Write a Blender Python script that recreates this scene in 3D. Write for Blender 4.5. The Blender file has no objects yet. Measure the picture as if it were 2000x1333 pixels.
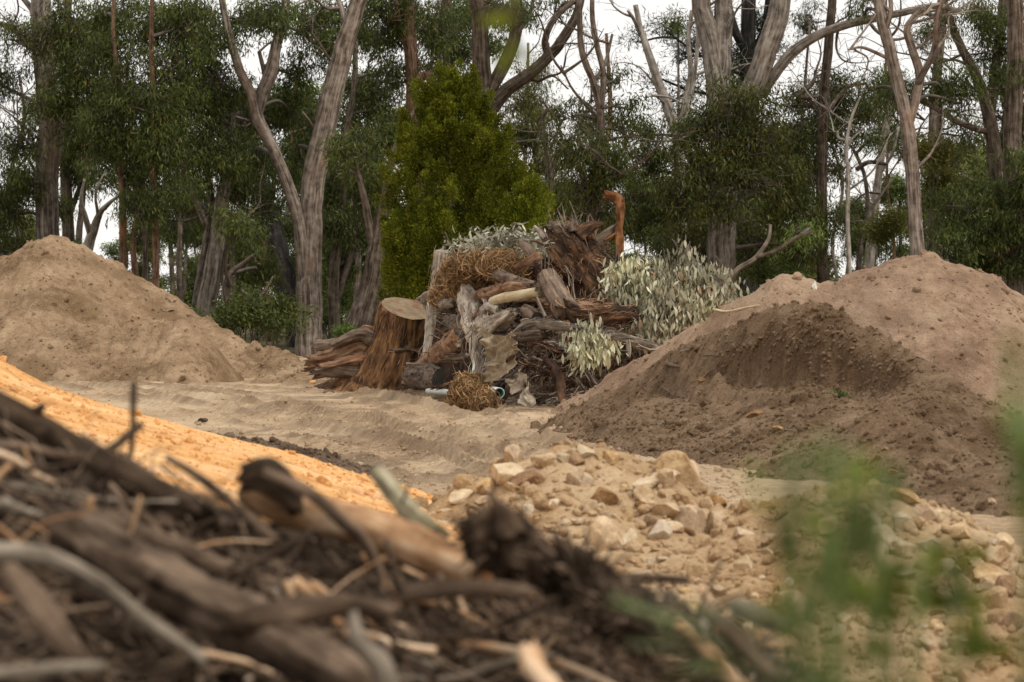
import bpy, math
import numpy as np
from mathutils import Vector

S = bpy.context.scene
COL = S.collection
R = math.radians
rng = np.random.default_rng(11)

# ------------------------------------------------------------------ camera
CAM_H = 1.4                 # eye height, metres
FPX = 5555.6                # focal length in photograph pixels (2000 wide)
HOR = 620.0                 # horizon row in the photograph
PITCH = math.atan((666.5 - HOR) / FPX)
cd = bpy.data.cameras.new('camera')
cam = bpy.data.objects.new('camera', cd)
COL.objects.link(cam)
cam.location = (0, 0, CAM_H)
cam.rotation_euler = (math.pi / 2 - PITCH, 0, 0)
cd.sensor_width = 36.0
cd.lens = 36.0 * FPX / 2000.0
cd.clip_start = 0.1
cd.clip_end = 6000
cd.dof.use_dof = True
cd.dof.focus_distance = 47.0
cd.dof.aperture_fstop = cd.lens / 1000.0 / 0.0222
S.camera = cam

# ------------------------------------------------------------------ overcast sky and soft sun
SUN_EL, SUN_AZ = 62.0, 55.0      # azimuth from the direction behind the camera towards its right
w = bpy.data.worlds.new('World'); S.world = w; w.use_nodes = True
nt = w.node_tree; N = nt.nodes; L = nt.links
bg = N['Background']
sky = N.new('ShaderNodeTexSky'); sky.sky_type = 'NISHITA'; sky.sun_disc = False
sky.sun_elevation = R(SUN_EL); sky.sun_rotation = R(SUN_AZ)
tc = N.new('ShaderNodeTexCoord'); mp = N.new('ShaderNodeMapping')
mp.inputs['Scale'].default_value = (1.6, 1.6, 4.0)
nz = N.new('ShaderNodeTexNoise'); nz.inputs['Scale'].default_value = 2.2; nz.inputs['Detail'].default_value = 4
rp = N.new('ShaderNodeValToRGB')
rp.color_ramp.elements[0].position = 0.3; rp.color_ramp.elements[0].color = (0.90, 0.868, 0.838, 1)
rp.color_ramp.elements[1].position = 0.7; rp.color_ramp.elements[1].color = (1.03, 0.992, 0.955, 1)
sc = N.new('ShaderNodeVectorMath'); sc.operation = 'SCALE'; sc.inputs['Scale'].default_value = 7.6
mx = N.new('ShaderNodeMixRGB'); mx.inputs[0].default_value = 0.94
L.new(tc.outputs['Generated'], mp.inputs[0]); L.new(mp.outputs[0], nz.inputs['Vector'])
L.new(nz.outputs['Fac'], rp.inputs[0]); L.new(rp.outputs[0], sc.inputs[0])
L.new(sky.outputs[0], mx.inputs[1]); L.new(sc.outputs[0], mx.inputs[2])
L.new(mx.outputs[0], bg.inputs['Color'])
bg.inputs['Strength'].default_value = 0.1

sd = bpy.data.lights.new('sun', 'SUN'); sd.energy = 1.5; sd.angle = R(10); sd.color = (1.0, 0.95, 0.87)
so = bpy.data.objects.new('sun', sd); COL.objects.link(so)
az, el = R(SUN_AZ), R(SUN_EL)
dv = Vector((math.sin(az) * math.cos(el), -math.cos(az) * math.cos(el), math.sin(el)))   # from the right, behind the camera
so.rotation_euler = (-dv).to_track_quat('-Z', 'Y').to_euler()
sky.sun_rotation = math.atan2(dv.x, dv.y)

S.view_settings.view_transform = 'Standard'
S.view_settings.look = 'None'
S.view_settings.exposure = 0.55
S.view_settings.gamma = 1.0
S.view_settings.use_curve_mapping = False
S.render.engine = 'CYCLES'
S.cycles.use_denoising = True
S.cycles.max_bounces = 6
S.cycles.diffuse_bounces = 3
S.cycles.glossy_bounces = 2
S.cycles.transmission_bounces = 3

# ------------------------------------------------------------------ helpers
def P(px, py, d):
    """the point of the place that lies d metres in front of the lens behind photograph pixel (px, py)"""
    xv = (px - 1000.0) / FPX
    yv = -(py - 666.5) / FPX
    fy = math.cos(PITCH) + yv * math.sin(PITCH)
    fz = -math.sin(PITCH) + yv * math.cos(PITCH)
    t = d / fy
    return np.array([xv * t, d, CAM_H + fz * t])

def ppm(d): return FPX / d           # pixels per metre at depth d

def _hash(ix, iy, iz, s):
    h = (ix.astype(np.int64) * 374761393 + iy.astype(np.int64) * 668265263 + iz.astype(np.int64) * 1442695041 + s * 974711) & 0xffffffff
    h = ((h ^ (h >> 13)) * 1274126177) & 0xffffffff
    h = ((h ^ (h >> 16)) * 2246822519) & 0xffffffff
    return ((h ^ (h >> 15)) & 0xffffff) / float(0xffffff) * 2 - 1

def noise(p, s=0):
    p = np.asarray(p, float)
    if p.shape[-1] == 2: p = np.concatenate([p, np.zeros(p.shape[:-1] + (1,))], -1)
    f = np.floor(p); t = p - f; t = t * t * (3 - 2 * t)
    i = f.astype(np.int64); x, y, z = i[..., 0], i[..., 1], i[..., 2]
    def c(a, b, d): return _hash(x + a, y + b, z + d, s)
    tx, ty, tz = t[..., 0], t[..., 1], t[..., 2]
    def lp(a, b, t): return a + (b - a) * t
    return lp(lp(lp(c(0,0,0), c(1,0,0), tx), lp(c(0,1,0), c(1,1,0), tx), ty),
              lp(lp(c(0,0,1), c(1,0,1), tx), lp(c(0,1,1), c(1,1,1), tx), ty), tz)

def fbm(p, o=4, s=0, g=0.5):
    p = np.asarray(p, float); a = 1.0; r = 0; n = 0
    for k in range(o):
        r = r + a * noise(p * (2.03 ** k) + k * 7.31, s + k); n += a; a *= g
    return r / n

def nrm(v): return v / (np.linalg.norm(v, axis=-1, keepdims=True) + 1e-9)

def mk_mesh(name, V, Fs, bark=None, smooth=True):
    V = np.ascontiguousarray(V, np.float32)
    me = bpy.data.meshes.new(name)
    me.vertices.add(len(V)); me.vertices.foreach_set('co', V.ravel())
    Fs = [np.asarray(f, np.int32) for f in Fs if len(f)]
    li = np.concatenate([f.ravel() for f in Fs]).astype(np.int32)
    ln = np.concatenate([np.full(len(f), f.shape[1], np.int32) for f in Fs])
    st = np.concatenate([[0], np.cumsum(ln)[:-1]]).astype(np.int32)
    me.loops.add(len(li)); me.loops.foreach_set('vertex_index', li)
    me.polygons.add(len(ln)); me.polygons.foreach_set('loop_start', st)
    me.update(calc_edges=True)
    me.polygons.foreach_set('use_smooth', np.full(len(ln), smooth))
    if bark is not None:
        a = me.attributes.new('bark', 'FLOAT_VECTOR', 'POINT')
        a.data.foreach_set('vector', np.ascontiguousarray(bark, np.float32).ravel())
    return me

def tag(o, label=None, cat=None, group=None, kind=None):
    if label: o['label'] = label
    if cat: o['category'] = cat
    if group: o['group'] = group
    if kind: o['kind'] = kind
    return o

def thing(name, label, cat, loc=(0, 0, 0), group=None):
    o = bpy.data.objects.new(name, None); COL.objects.link(o); o.location = tuple(float(v) for v in loc)
    o.empty_display_size = 0.2
    return tag(o, label, cat, group)

def link(name, me, mat, parent=None, loc=None):
    o = bpy.data.objects.new(name, me); COL.objects.link(o)
    if mat is not None and not me.materials: me.materials.append(mat)
    if parent is not None: o.parent = parent
    if loc is not None: o.location = tuple(float(v) for v in loc)
    return o

class MB:
    """collects shapes in world coordinates, then becomes ONE mesh object"""
    def __init__(s): s.V = []; s.B = []; s.F = []; s.n = 0
    def add(s, V, Fs, B=None):
        V = np.asarray(V, float)
        if not isinstance(Fs, list): Fs = [Fs]
        for f in Fs: s.F.append(np.asarray(f, np.int64) + s.n)
        s.V.append(V); s.B.append(V if B is None else B); s.n += len(V)
        return s
    def build(s, name, mat, parent=None, loc=None, smooth=True, root=None):
        V = np.concatenate(s.V); B = np.concatenate(s.B)
        by = {}
        for f in s.F: by.setdefault(f.shape[1], []).append(f)
        o = np.zeros(3)
        r = parent if root is None else root
        if r is not None:
            q = r
            while q is not None: o = o + np.array(q.location); q = q.parent
        elif loc is not None: o = np.array(loc, float)
        me = mk_mesh(name, V - o, [np.concatenate(v) for v in by.values()], B, smooth)
        return link(name, me, mat, parent, loc if parent is None else None)

def spline(pts, n=6):
    """Catmull-Rom through pts (any width), n samples a span"""
    p = np.asarray(pts, float)
    if len(p) == 2:
        t = np.linspace(0, 1, n + 1)[:, None]; return p[0] * (1 - t) + p[1] * t
    q = np.vstack([2 * p[0] - p[1], p, 2 * p[-1] - p[-2]]); out = []
    for i in range(1, len(q) - 2):
        a, b, c, d = q[i-1], q[i], q[i+1], q[i+2]
        for t in np.linspace(0, 1, n, endpoint=False):
            out.append(0.5 * (2*b + (c-a)*t + (2*a-5*b+4*c-d)*t*t + (3*b-a-3*c+d)*t**3))
    out.append(q[-2]); return np.array(out)

def frames(path):
    T = nrm(np.gradient(path, axis=0))
    u = np.array([0., 1., 0.]) if abs(T[0][1]) < 0.8 else np.array([1., 0., 0.])
    Ns = []
    for t in T:
        u = u - t * np.dot(u, t); u = u / (np.linalg.norm(u) + 1e-9); Ns.append(u)
    Ns = np.array(Ns); return T, Ns, np.cross(T, Ns)

def tube(mb, path, rad, seg=10, rough=0.10, fq=3.0, seed=0, cap=True, ridges=0.0, rk=9, twist=0.0, squash=1.0, furrow=0.0, ragged=(0, 0), dense=0):
    path = np.asarray(path, float); rad = np.asarray(rad, float) * np.ones(len(path))
    if dense:                                    # resample so that relief along the length can show
        s = np.concatenate([[0], np.cumsum(np.linalg.norm(np.diff(path, axis=0), axis=1))]); n2 = int(np.clip(s[-1] / (rad.mean() * dense), len(path), 140)); q = np.linspace(0, s[-1], n2)
        path = np.stack([np.interp(q, s, path[:, k]) for k in range(3)], -1); rad = np.interp(q, s, rad)
    T, A, B = frames(path); n = len(path)
    s = np.concatenate([[0], np.cumsum(np.linalg.norm(np.diff(path, axis=0), axis=1))])
    th = np.linspace(0, 2*math.pi, seg, endpoint=False)
    ct, stn = np.cos(th), np.sin(th)
    off = np.array([seed * 3.17, seed * 1.91, seed * 5.3])
    rr = rad[:, None] * np.ones(seg)[None]
    q = np.stack([rr * ct, rr * stn, s[:, None] * np.ones(seg)[None]], -1)
    m = max(float(rad.mean()), 1e-3)
    k = 1 + rough * fbm(q * np.array([1, 1, 0.45]) * fq / m * 0.35 + off, 3, seed)
    if ridges: k = k + ridges * np.sin(rk * th[None] + twist * s[:, None] + 2.5 * noise(np.stack([s * 1.3 / m * .3, s * 0 + seed, s * 0], -1), seed)[:, None])
    if furrow:
        e = np.stack([np.cos(th)[None] * 2.6 + 0 * s[:, None], np.sin(th)[None] * 2.6 + 0 * s[:, None], s[:, None] / m * .22 + 0 * th[None]], -1)
        k = k + furrow * (1.2 * fbm(e * 1.6 + off, 4, seed + 50, .65) - .6 * np.abs(noise(e * 3.1 + off, seed + 51)))
    rr = rr * np.maximum(k, .25)
    V = path[:, None] + rr[..., None] * (ct[None, :, None] * A[:, None] + squash * stn[None, :, None] * B[:, None])
    i = np.arange(n - 1)[:, None] * seg; j = np.arange(seg)[None]; j2 = (j + 1) % seg
    F = np.stack([i + j, i + j2, i + seg + j2, i + seg + j], -1).reshape(-1, 4)
    for e_, (i0, sg) in enumerate(((0, -1), (-1, 1))):
        if ragged[e_]:
            jag = noise(np.stack([np.cos(th) * 2.2, np.sin(th) * 2.2, th * 0 + seed], -1), seed + 60 + e_) + .6 * noise(np.stack([np.cos(th) * 5, np.sin(th) * 5, th * 0 + seed], -1), seed + 62)
            V[i0] = V[i0] + T[i0] * sg * (rad[i0] * ragged[e_] * jag)[:, None]
    V = V.reshape(-1, 3); Bk = q.reshape(-1, 3) + off
    Fs = [F]
    if cap:
        V = np.vstack([V, path[0] - T[0] * rad[0] * (.12 if not ragged[0] else -.25), path[-1] + T[-1] * rad[-1] * (.12 if not ragged[1] else -.25)])
        Bk = np.vstack([Bk, [off, off + [0, 0, s[-1]]]])
        c0, c1 = n * seg, n * seg + 1; a = np.arange(seg); b = (a + 1) % seg
        Fs += [np.stack([b, a, a * 0 + c0], -1), np.stack([(n-1)*seg + a, (n-1)*seg + b, a * 0 + c1], -1)]
    mb.add(V, Fs, Bk)

def pix_path(pts, d, n=6, dd=0.0, seed=0):
    """pts: (px, py, width px[, depth offset]) -> path, radii, in metres at depth d; dd lets the stem wander in depth"""
    c = spline([(p[0], p[1], p[2], p[3] if len(p) > 3 else 0.0) for p in pts], n)
    r_ = np.random.default_rng(seed + 5); w_ = np.linspace(0, 1, len(c)); ph = r_.uniform(0, 6)
    dep = d + c[:, 3] + dd * (np.sin(w_ * 2.2 + ph) - math.sin(ph))
    path = np.array([P(a[0], a[1], e) for a, e in zip(c, dep)])
    rad = np.maximum(c[:, 2], 0.3) / 2 * dep / FPX
    return path, rad

def twigs(mb, A, Bp, r0=0.02, r1=0.006, sag=0.0, seed=0):
    """many thin three-sided twigs from A to Bp with one kink each"""
    A = np.asarray(A, float); Bp = np.asarray(Bp, float); n = len(A)
    if n == 0: return
    g = np.random.default_rng(seed)
    D = Bp - A; ln = np.linalg.norm(D, axis=1, keepdims=True)
    M = (A + Bp) / 2 + g.normal(0, .10, (n, 3)) * ln; M[:, 2] += sag * ln[:, 0]
    T = nrm(D); u = nrm(np.cross(T, np.array([.3, .9, .31]))); v = np.cross(T, u)
    th = np.array([0, 2.094, 4.188])
    r0 = np.broadcast_to(np.asarray(r0, float), (n,)); r1 = np.broadcast_to(np.asarray(r1, float), (n,))
    rings = []
    for Q, r in ((A, r0), (M, (r0 + r1) / 2), (Bp, r1)):
        rings.append(Q[:, None] + r[:, None, None] * (np.cos(th)[None, :, None] * u[:, None] + np.sin(th)[None, :, None] * v[:, None]))
    V = np.concatenate(rings, 1).reshape(-1, 3)
    f = []
    for k in (0, 3):
        for a in range(3):
            b = (a + 1) % 3; f.append([k + a, k + b, k + 3 + b, k + 3 + a])
    F = (np.arange(n)[:, None, None] * 9 + np.array(f)[None]).reshape(-1, 4)
    mb.add(V, F)

def leaf_quads(mb, C, D, Ln, W, g, fold=0.15):
    n = len(C); C = np.asarray(C, float); D = nrm(D)
    Ln = np.broadcast_to(Ln, (n,))[:, None]; W = np.broadcast_to(W, (n,))[:, None]
    sd = nrm(np.cross(D, g.normal(0, 1, (n, 3)))); up = np.cross(sd, D)
    c = C + up * W * g.uniform(-.5, .5, (n, 1))
    m = c + D * Ln * .42
    bend = up * Ln * g.uniform(-.12, .12, (n, 1))
    V = np.stack([c, m + sd * W * .5 + up * W * fold, c + D * Ln + bend, m - sd * W * .5 + up * W * fold], 1).reshape(-1, 3)
    F = (np.arange(n)[:, None] * 4 + np.arange(4)[None])
    mb.add(V, F)

def strands(mb, C, D, Ln, W, g, curl=0.35, k=3):
    """thin curved ribbons: straw, bark strips"""
    n = len(C); D = nrm(np.asarray(D, float)); Ln = np.broadcast_to(Ln, (n,))[:, None]; W = np.broadcast_to(W, (n,))[:, None]
    sd = nrm(np.cross(D, g.normal(0, 1, (n, 3)))); up = np.cross(sd, D)
    cv = g.normal(0, curl, (n, 1)); cv2 = g.normal(0, curl, (n, 1)); rows = []
    for t in np.linspace(0, 1, k + 1):
        c = C + D * Ln * (t - .5) + up * Ln * cv * (t * t - t) * 1.5 + sd * Ln * cv2 * (t * t - t) * 1.5
        ww = W * (1 - .5 * abs(2 * t - 1)) * .5
        rows += [c + sd * ww, c - sd * ww]
    V = np.stack(rows, 1).reshape(-1, 3); m = 2 * (k + 1)
    f = np.array([[2*i, 2*i+1, 2*i+3, 2*i+2] for i in range(k)])
    F = (np.arange(n)[:, None, None] * m + f[None]).reshape(-1, 4)
    mb.add(V, F)

def curl_leaves(mb, C, D, Ln, W, g, curl=.35):
    """wilted leaves: pointed blades, wide in the middle, curled along their length"""
    n = len(C); D = nrm(np.asarray(D, float)); Ln = np.broadcast_to(Ln, (n,))[:, None]; W = np.broadcast_to(W, (n,))[:, None]
    sd = nrm(np.cross(D, g.normal(0, 1, (n, 3)))); up = np.cross(sd, D); cv = g.normal(0, curl, (n, 1)); tw = g.normal(0, .5, (n, 1)); rows = []
    for t, w_ in ((0, .06), (.25, .8), (.5, 1.), (.78, .62), (1, .03)):
        c = C + D * Ln * t + up * Ln * cv * t * t; s2 = nrm(sd + up * tw * t); rows += [c + s2 * W * w_ * .5 + up * W * .12 * w_, c - s2 * W * w_ * .5 + up * W * .12 * w_]
    V = np.stack(rows, 1).reshape(-1, 3); f = np.array([[2*i, 2*i+1, 2*i+3, 2*i+2] for i in range(4)]); mb.add(V, (np.arange(n)[:, None, None] * 10 + f[None]).reshape(-1, 4))

def ico(sub):
    t = (1 + 5 ** .5) / 2
    V = [(-1,t,0),(1,t,0),(-1,-t,0),(1,-t,0),(0,-1,t),(0,1,t),(0,-1,-t),(0,1,-t),(t,0,-1),(t,0,1),(-t,0,-1),(-t,0,1)]
    F = [(0,11,5),(0,5,1),(0,1,7),(0,7,10),(0,10,11),(1,5,9),(5,11,4),(11,10,2),(10,7,6),(7,1,8),(3,9,4),(3,4,2),(3,2,6),(3,6,8),(3,8,9),(4,9,5),(2,4,11),(6,2,10),(8,6,7),(9,8,1)]
    V = [np.array(v, float) / np.linalg.norm(v) for v in V]
    for _ in range(sub):
        c = {}; G = []
        def mid(a, b):
            k = (min(a, b), max(a, b))
            if k not in c:
                m = V[a] + V[b]; V.append(m / np.linalg.norm(m)); c[k] = len(V) - 1
            return c[k]
        for a, b, d in F:
            x, y, z = mid(a, b), mid(b, d), mid(d, a); G += [(a,x,z),(b,y,x),(d,z,y),(x,y,z)]
        F = G
    return np.array(V), np.array(F)

ICO = {k: ico(k) for k in (0, 1, 2, 3, 4)}

def rock_shape(seed, sub=3, cuts=9, amp=0.10, box=(1, .8, .6)):
    """an angular stone: a ball cut by random planes, then roughened"""
    g = np.random.default_rng(seed); V, F = ICO[sub]; V = V.copy()
    for _ in range(cuts):
        n = nrm(g.normal(0, 1, 3)); d = g.uniform(.48, .8); e = V @ n - d
        V = V - np.maximum(e, 0)[:, None] * n
    V = V * (1 + amp * fbm(V * 2.2 + seed * 3.3, 4, seed)[:, None]) * np.array(box)
    return V, F

def rot_rand(n, g):
    q = nrm(g.normal(0, 1, (n, 4))); a, b, c, d = q.T
    return np.stack([1-2*(c*c+d*d), 2*(b*c-a*d), 2*(b*d+a*c), 2*(b*c+a*d), 1-2*(b*b+d*d), 2*(c*d-a*b), 2*(b*d-a*c), 2*(c*d+a*b), 1-2*(b*b+c*c)], -1).reshape(n, 3, 3)

def scatter(mb, shapes, pos, scale, g):
    """joins copies of the small shapes at pos"""
    pos = np.asarray(pos, float); n = len(pos); which = g.integers(0, len(shapes), n)
    for k, (V, F) in enumerate(shapes):
        ix = np.nonzero(which == k)[0]
        if not len(ix): continue
        M = rot_rand(len(ix), g)
        X = np.einsum('nij,vj->nvi', M, V) * np.asarray(scale)[ix][:, None, None] + pos[ix][:, None]
        FF = (np.arange(len(ix))[:, None, None] * len(V) + F[None]).reshape(-1, 3)
        mb.add(X.reshape(-1, 3), FF)

CLODS = [rock_shape(900 + k, 1, 4, .22, (1, .85, .7)) for k in range(5)]
TINY = [rock_shape(950 + k, 0, 2, .2, (1, .8, .65)) for k in range(4)]

# ------------------------------------------------------------------ materials
def nodes(name):
    m = bpy.data.materials.new(name); m.use_nodes = True
    t = m.node_tree; b = t.nodes['Principled BSDF']
    b.inputs['Specular IOR Level'].default_value = 0.25
    return m, t, b

def nd(t, typ, **k):
    n = t.nodes.new(typ)
    for a, v in k.items(): setattr(n, a, v)
    return n

def ramp(t, fac, stops):
    r = nd(t, 'ShaderNodeValToRGB'); e = r.color_ramp.elements
    while len(e) < len(stops): e.new(0.5)
    for x, (p, c) in zip(e, stops): x.position = p; x.color = (*c, 1)
    if fac is not None: t.links.new(fac, r.inputs[0])
    return r.outputs[0]

def nse(t, vec, scale, detail=6, rough=.55, dist=0.0):
    n = nd(t, 'ShaderNodeTexNoise'); n.inputs['Scale'].default_value = scale; n.inputs['Detail'].default_value = detail
    n.inputs['Roughness'].default_value = rough; n.inputs['Distortion'].default_value = dist
    t.links.new(vec, n.inputs['Vector']); return n.outputs['Fac']

def mixc(t, f, a, b, mode='MIX'):
    n = nd(t, 'ShaderNodeMixRGB', blend_type=mode)
    for k, v in ((0, f), (1, a), (2, b)):
        if isinstance(v, (int, float)): n.inputs[k].default_value = v
        elif isinstance(v, tuple): n.inputs[k].default_value = (*v, 1)
        else: t.links.new(v, n.inputs[k])
    return n.outputs[0]

def mth(t, op, a, b=None):
    n = nd(t, 'ShaderNodeMath', operation=op)
    for k, v in ((0, a), (1, b)):
        if v is None: continue
        if isinstance(v, (int, float)): n.inputs[k].default_value = v
        else: t.links.new(v, n.inputs[k])
    return n.outputs[0]

def bump(t, b, h, strength, dist):
    n = nd(t, 'ShaderNodeBump'); n.inputs['Strength'].default_value = strength; n.inputs['Distance'].default_value = dist
    t.links.new(h, n.inputs['Height']); t.links.new(n.outputs[0], b.inputs['Normal'])

def mapped(t, vec, scale, rot=(0, 0, 0)):
    m = nd(t, 'ShaderNodeMapping'); m.inputs['Scale'].default_value = scale; m.inputs['Rotation'].default_value = rot
    t.links.new(vec, m.inputs[0]); return m.outputs[0]

def posn(t): return nd(t, 'ShaderNodeNewGeometry').outputs['Position']

def soil(name, dark, mid, light, patch=None, pscale=.5, plo=.55, fine=1.0, stretch=(1, 1, 1), rot=(0, 0, 0), speck=(.5, .45, .36), bs=.55, damp_shade=None):
    m, t, b = nodes(name); p = posn(t); q = mapped(t, p, stretch, rot)
    a = nse(t, q, .9, 8, .6, .4); c = nse(t, p, 7 * fine, 8, .65); d = nse(t, p, 38 * fine, 6, .7)
    f = mth(t, 'ADD', mth(t, 'MULTIPLY', a, .45), mth(t, 'ADD', mth(t, 'MULTIPLY', c, .33), mth(t, 'MULTIPLY', d, .22)))
    col = ramp(t, f, [(.41, dark), (.5, mid), (.59, light)])
    if patch:
        k = ramp(t, nse(t, mapped(t, p, stretch, rot), pscale, 5, .55, .6), [(plo, (0, 0, 0)), (plo + .12, (1, 1, 1))])
        col = mixc(t, k, col, mixc(t, .75, col, patch))
    if damp_shade:
        at = nd(t, 'ShaderNodeAttribute', attribute_name='damp_shade').outputs['Fac']
        col = mixc(t, mth(t, 'MULTIPLY', at, .9), col, mixc(t, .3, damp_shade, col))
    v = nd(t, 'ShaderNodeTexVoronoi'); v.inputs['Scale'].default_value = 16 * fine; t.links.new(p, v.inputs['Vector'])
    k2 = ramp(t, v.outputs['Distance'], [(.06, (1, 1, 1)), (.12, (0, 0, 0))])
    k3 = ramp(t, nd_out(t, v), [(.86, (0, 0, 0)), (.9, (1, 1, 1))])
    col = mixc(t, mixc(t, 1.0, k2, k3, 'MULTIPLY'), col, speck)
    t.links.new(col, b.inputs['Base Color']); b.inputs['Roughness'].default_value = .95; b.inputs['Specular IOR Level'].default_value = .08
    h = mth(t, 'ADD', mth(t, 'MULTIPLY', nse(t, p, 11 * fine, 8, .68), 1.0), mth(t, 'MULTIPLY', d, .35))
    bump(t, b, h, bs, .09)
    return m

def nd_out(t, v):
    s = nd(t, 'ShaderNodeSeparateColor'); t.links.new(v.outputs['Color'], s.inputs[0]); return s.outputs[0]

def bark(name, stops, scale=9.0, stretch=.12, bs=.6, bd=.03, patch=None, plo=.55, pscale=1.2, pstretch=.5, rough=.9):
    m, t, b = nodes(name)
    a = nd(t, 'ShaderNodeAttribute', attribute_name='bark').outputs['Vector']
    q = mapped(t, a, (1, 1, stretch))
    n1 = nse(t, q, scale, 8, .65, .3); n2 = nse(t, a, scale * .35, 5, .55)
    f = mth(t, 'ADD', mth(t, 'MULTIPLY', n1, .65), mth(t, 'MULTIPLY', n2, .35))
    col = ramp(t, f, [(.5 + (p_ - .49) * .6, c_) for p_, c_ in stops])
    if patch:
        k = ramp(t, nse(t, mapped(t, a, (1, 1, pstretch)), pscale, 5, .6, .5), [(plo - .03, (0, 0, 0)), (plo + .14, (1, 1, 1))])
        col = mixc(t, k, col, mixc(t, .7, col, patch))
    oi = nd(t, 'ShaderNodeObjectInfo').outputs['Random']
    hs = nd(t, 'ShaderNodeHueSaturation'); t.links.new(col, hs.inputs['Color'])
    t.links.new(mth(t, 'ADD', mth(t, 'MULTIPLY', oi, .3), .85), hs.inputs['Value'])
    t.links.new(hs.outputs[0], b.inputs['Base Color']); b.inputs['Roughness'].default_value = rough; b.inputs['Specular IOR Level'].default_value = .15
    bump(t, b, n1, bs, bd)
    return m

def leaf(name, stops, trans=.25, gloss=.55, spec=.18):
    m, t, b = nodes(name)
    r = nd(t, 'ShaderNodeNewGeometry').outputs['Random Per Island']
    col = ramp(t, r, stops)
    oi = nd(t, 'ShaderNodeObjectInfo').outputs['Random']
    hs = nd(t, 'ShaderNodeHueSaturation'); t.links.new(col, hs.inputs['Color'])
    nv = ramp(t, nse(t, posn(t), 1.1, 3, .6), [(.36, (.62, .62, .62)), (.64, (1.3, 1.3, 1.3))])
    t.links.new(mth(t, 'MULTIPLY', mth(t, 'ADD', mth(t, 'MULTIPLY', oi, .3), .88), nv), hs.inputs['Value'])
    t.links.new(mth(t, 'ADD', mth(t, 'MULTIPLY', oi, .03), .485), hs.inputs['Hue'])
    t.links.new(hs.outputs[0], b.inputs['Base Color'])
    b.inputs['Roughness'].default_value = gloss; b.inputs['Specular IOR Level'].default_value = spec
    if trans:
        tr = nd(t, 'ShaderNodeBsdfTranslucent'); t.links.new(hs.outputs[0], tr.inputs['Color'])
        ms = nd(t, 'ShaderNodeMixShader'); ms.inputs[0].default_value = trans
        t.links.new(b.outputs[0], ms.inputs[1]); t.links.new(tr.outputs[0], ms.inputs[2])
        t.links.new(ms.outputs[0], t.nodes['Material Output'].inputs['Surface'])
    return m

def stone(name, dark, mid, light):
    m, t, b = nodes(name)
    p = nd(t, 'ShaderNodeTexCoord').outputs['Object']; oi = nd(t, 'ShaderNodeObjectInfo').outputs['Random']
    off = nd(t, 'ShaderNodeVectorMath', operation='ADD'); t.links.new(p, off.inputs[0])
    cb = nd(t, 'ShaderNodeCombineXYZ'); t.links.new(mth(t, 'MULTIPLY', oi, 40.), cb.inputs[0]); t.links.new(cb.outputs[0], off.inputs[1])
    q = off.outputs[0]
    f = mth(t, 'ADD', mth(t, 'MULTIPLY', nse(t, q, 1.6, 6, .6), .6), mth(t, 'MULTIPLY', nse(t, q, 9, 6, .7), .4))
    col = ramp(t, f, [(.36, dark), (.5, mid), (.64, light)])
    hs = nd(t, 'ShaderNodeHueSaturation'); t.links.new(col, hs.inputs['Color'])
    t.links.new(mth(t, 'ADD', mth(t, 'MULTIPLY', oi, .32), .82), hs.inputs['Value'])
    t.links.new(mth(t, 'ADD', mth(t, 'MULTIPLY', mth(t, 'FRACT', mth(t, 'MULTIPLY', oi, 7.7)), .3), .85), hs.inputs['Saturation'])
    t.links.new(hs.outputs[0], b.inputs['Base Color']); b.inputs['Roughness'].default_value = .9; b.inputs['Specular IOR Level'].default_value = .12
    bump(t, b, nse(t, q, 7, 8, .7), .5, .06)
    return m

def plain(name, c, rough=.6, var=.25, scale=12., spec=.3, island=False, bs=0.0):
    m, t, b = nodes(name); p = posn(t)
    f = nd(t, 'ShaderNodeNewGeometry').outputs['Random Per Island'] if island else nse(t, p, scale, 6, .6)
    lo = tuple(x * (1 - var) for x in c); hi = tuple(min(1, x * (1 + var)) for x in c)
    t.links.new(ramp(t, f, [(.1 if island else .35, lo), (.9 if island else .65, hi)]), b.inputs['Base Color'])
    b.inputs['Roughness'].default_value = rough; b.inputs['Specular IOR Level'].default_value = spec
    if bs: bump(t, b, nse(t, p, scale * 2.5, 6, .6), bs, .02)
    return m

M = {}
M['sand'] = soil('pale sandy ground', (0.330, 0.220, 0.132), (0.550, 0.398, 0.249), (0.704, 0.539, 0.358), patch=(0.275, 0.185, 0.110), pscale=.5, plo=.56, stretch=(.3, .3, 1), fine=1.2, bs=.9, damp_shade=(0.154, 0.103, 0.066))
M['mound_grey'] = soil('grey brown sandy soil', (.19, .122, .068), (.335, .226, .135), (.455, .325, .205), patch=(.21, .132, .07), pscale=.55, plo=.53, fine=.8, bs=1.)
M['mound_pale'] = soil('pale pinkish soil', (0.235, 0.149, 0.095), (0.375, 0.252, 0.166), (0.500, 0.358, 0.246), patch=(0.245, 0.155, 0.098), pscale=.8, plo=.54, fine=.9, stretch=(1, .5, 1), rot=(0, 0, R(30)), bs=1.)
M['mound_dark'] = soil('brown soil', (0.134, 0.084, 0.046), (0.262, 0.175, 0.107), (0.384, 0.274, 0.178), patch=(0.160, 0.098, 0.051), pscale=.9, plo=.54, fine=1.1, bs=1., damp_shade=(0.105, 0.059, 0.030))  # last colour: moist dug soil with the shade of the scarp painted in
M['clay'] = soil('orange clay', (0.500, 0.233, 0.075), (0.720, 0.392, 0.154), (0.820, 0.520, 0.256), patch=(0.860, 0.629, 0.414), pscale=.5, plo=.53, stretch=(.35, 1.4, 1), rot=(0, 0, R(-8)), speck=(0.300, 0.173, 0.087), bs=.5, fine=1.3)
M['windrow'] = soil('dark moist soil', (0.095, 0.061, 0.038), (0.203, 0.142, 0.095), (0.338, 0.250, 0.173), bs=1.)
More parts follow.
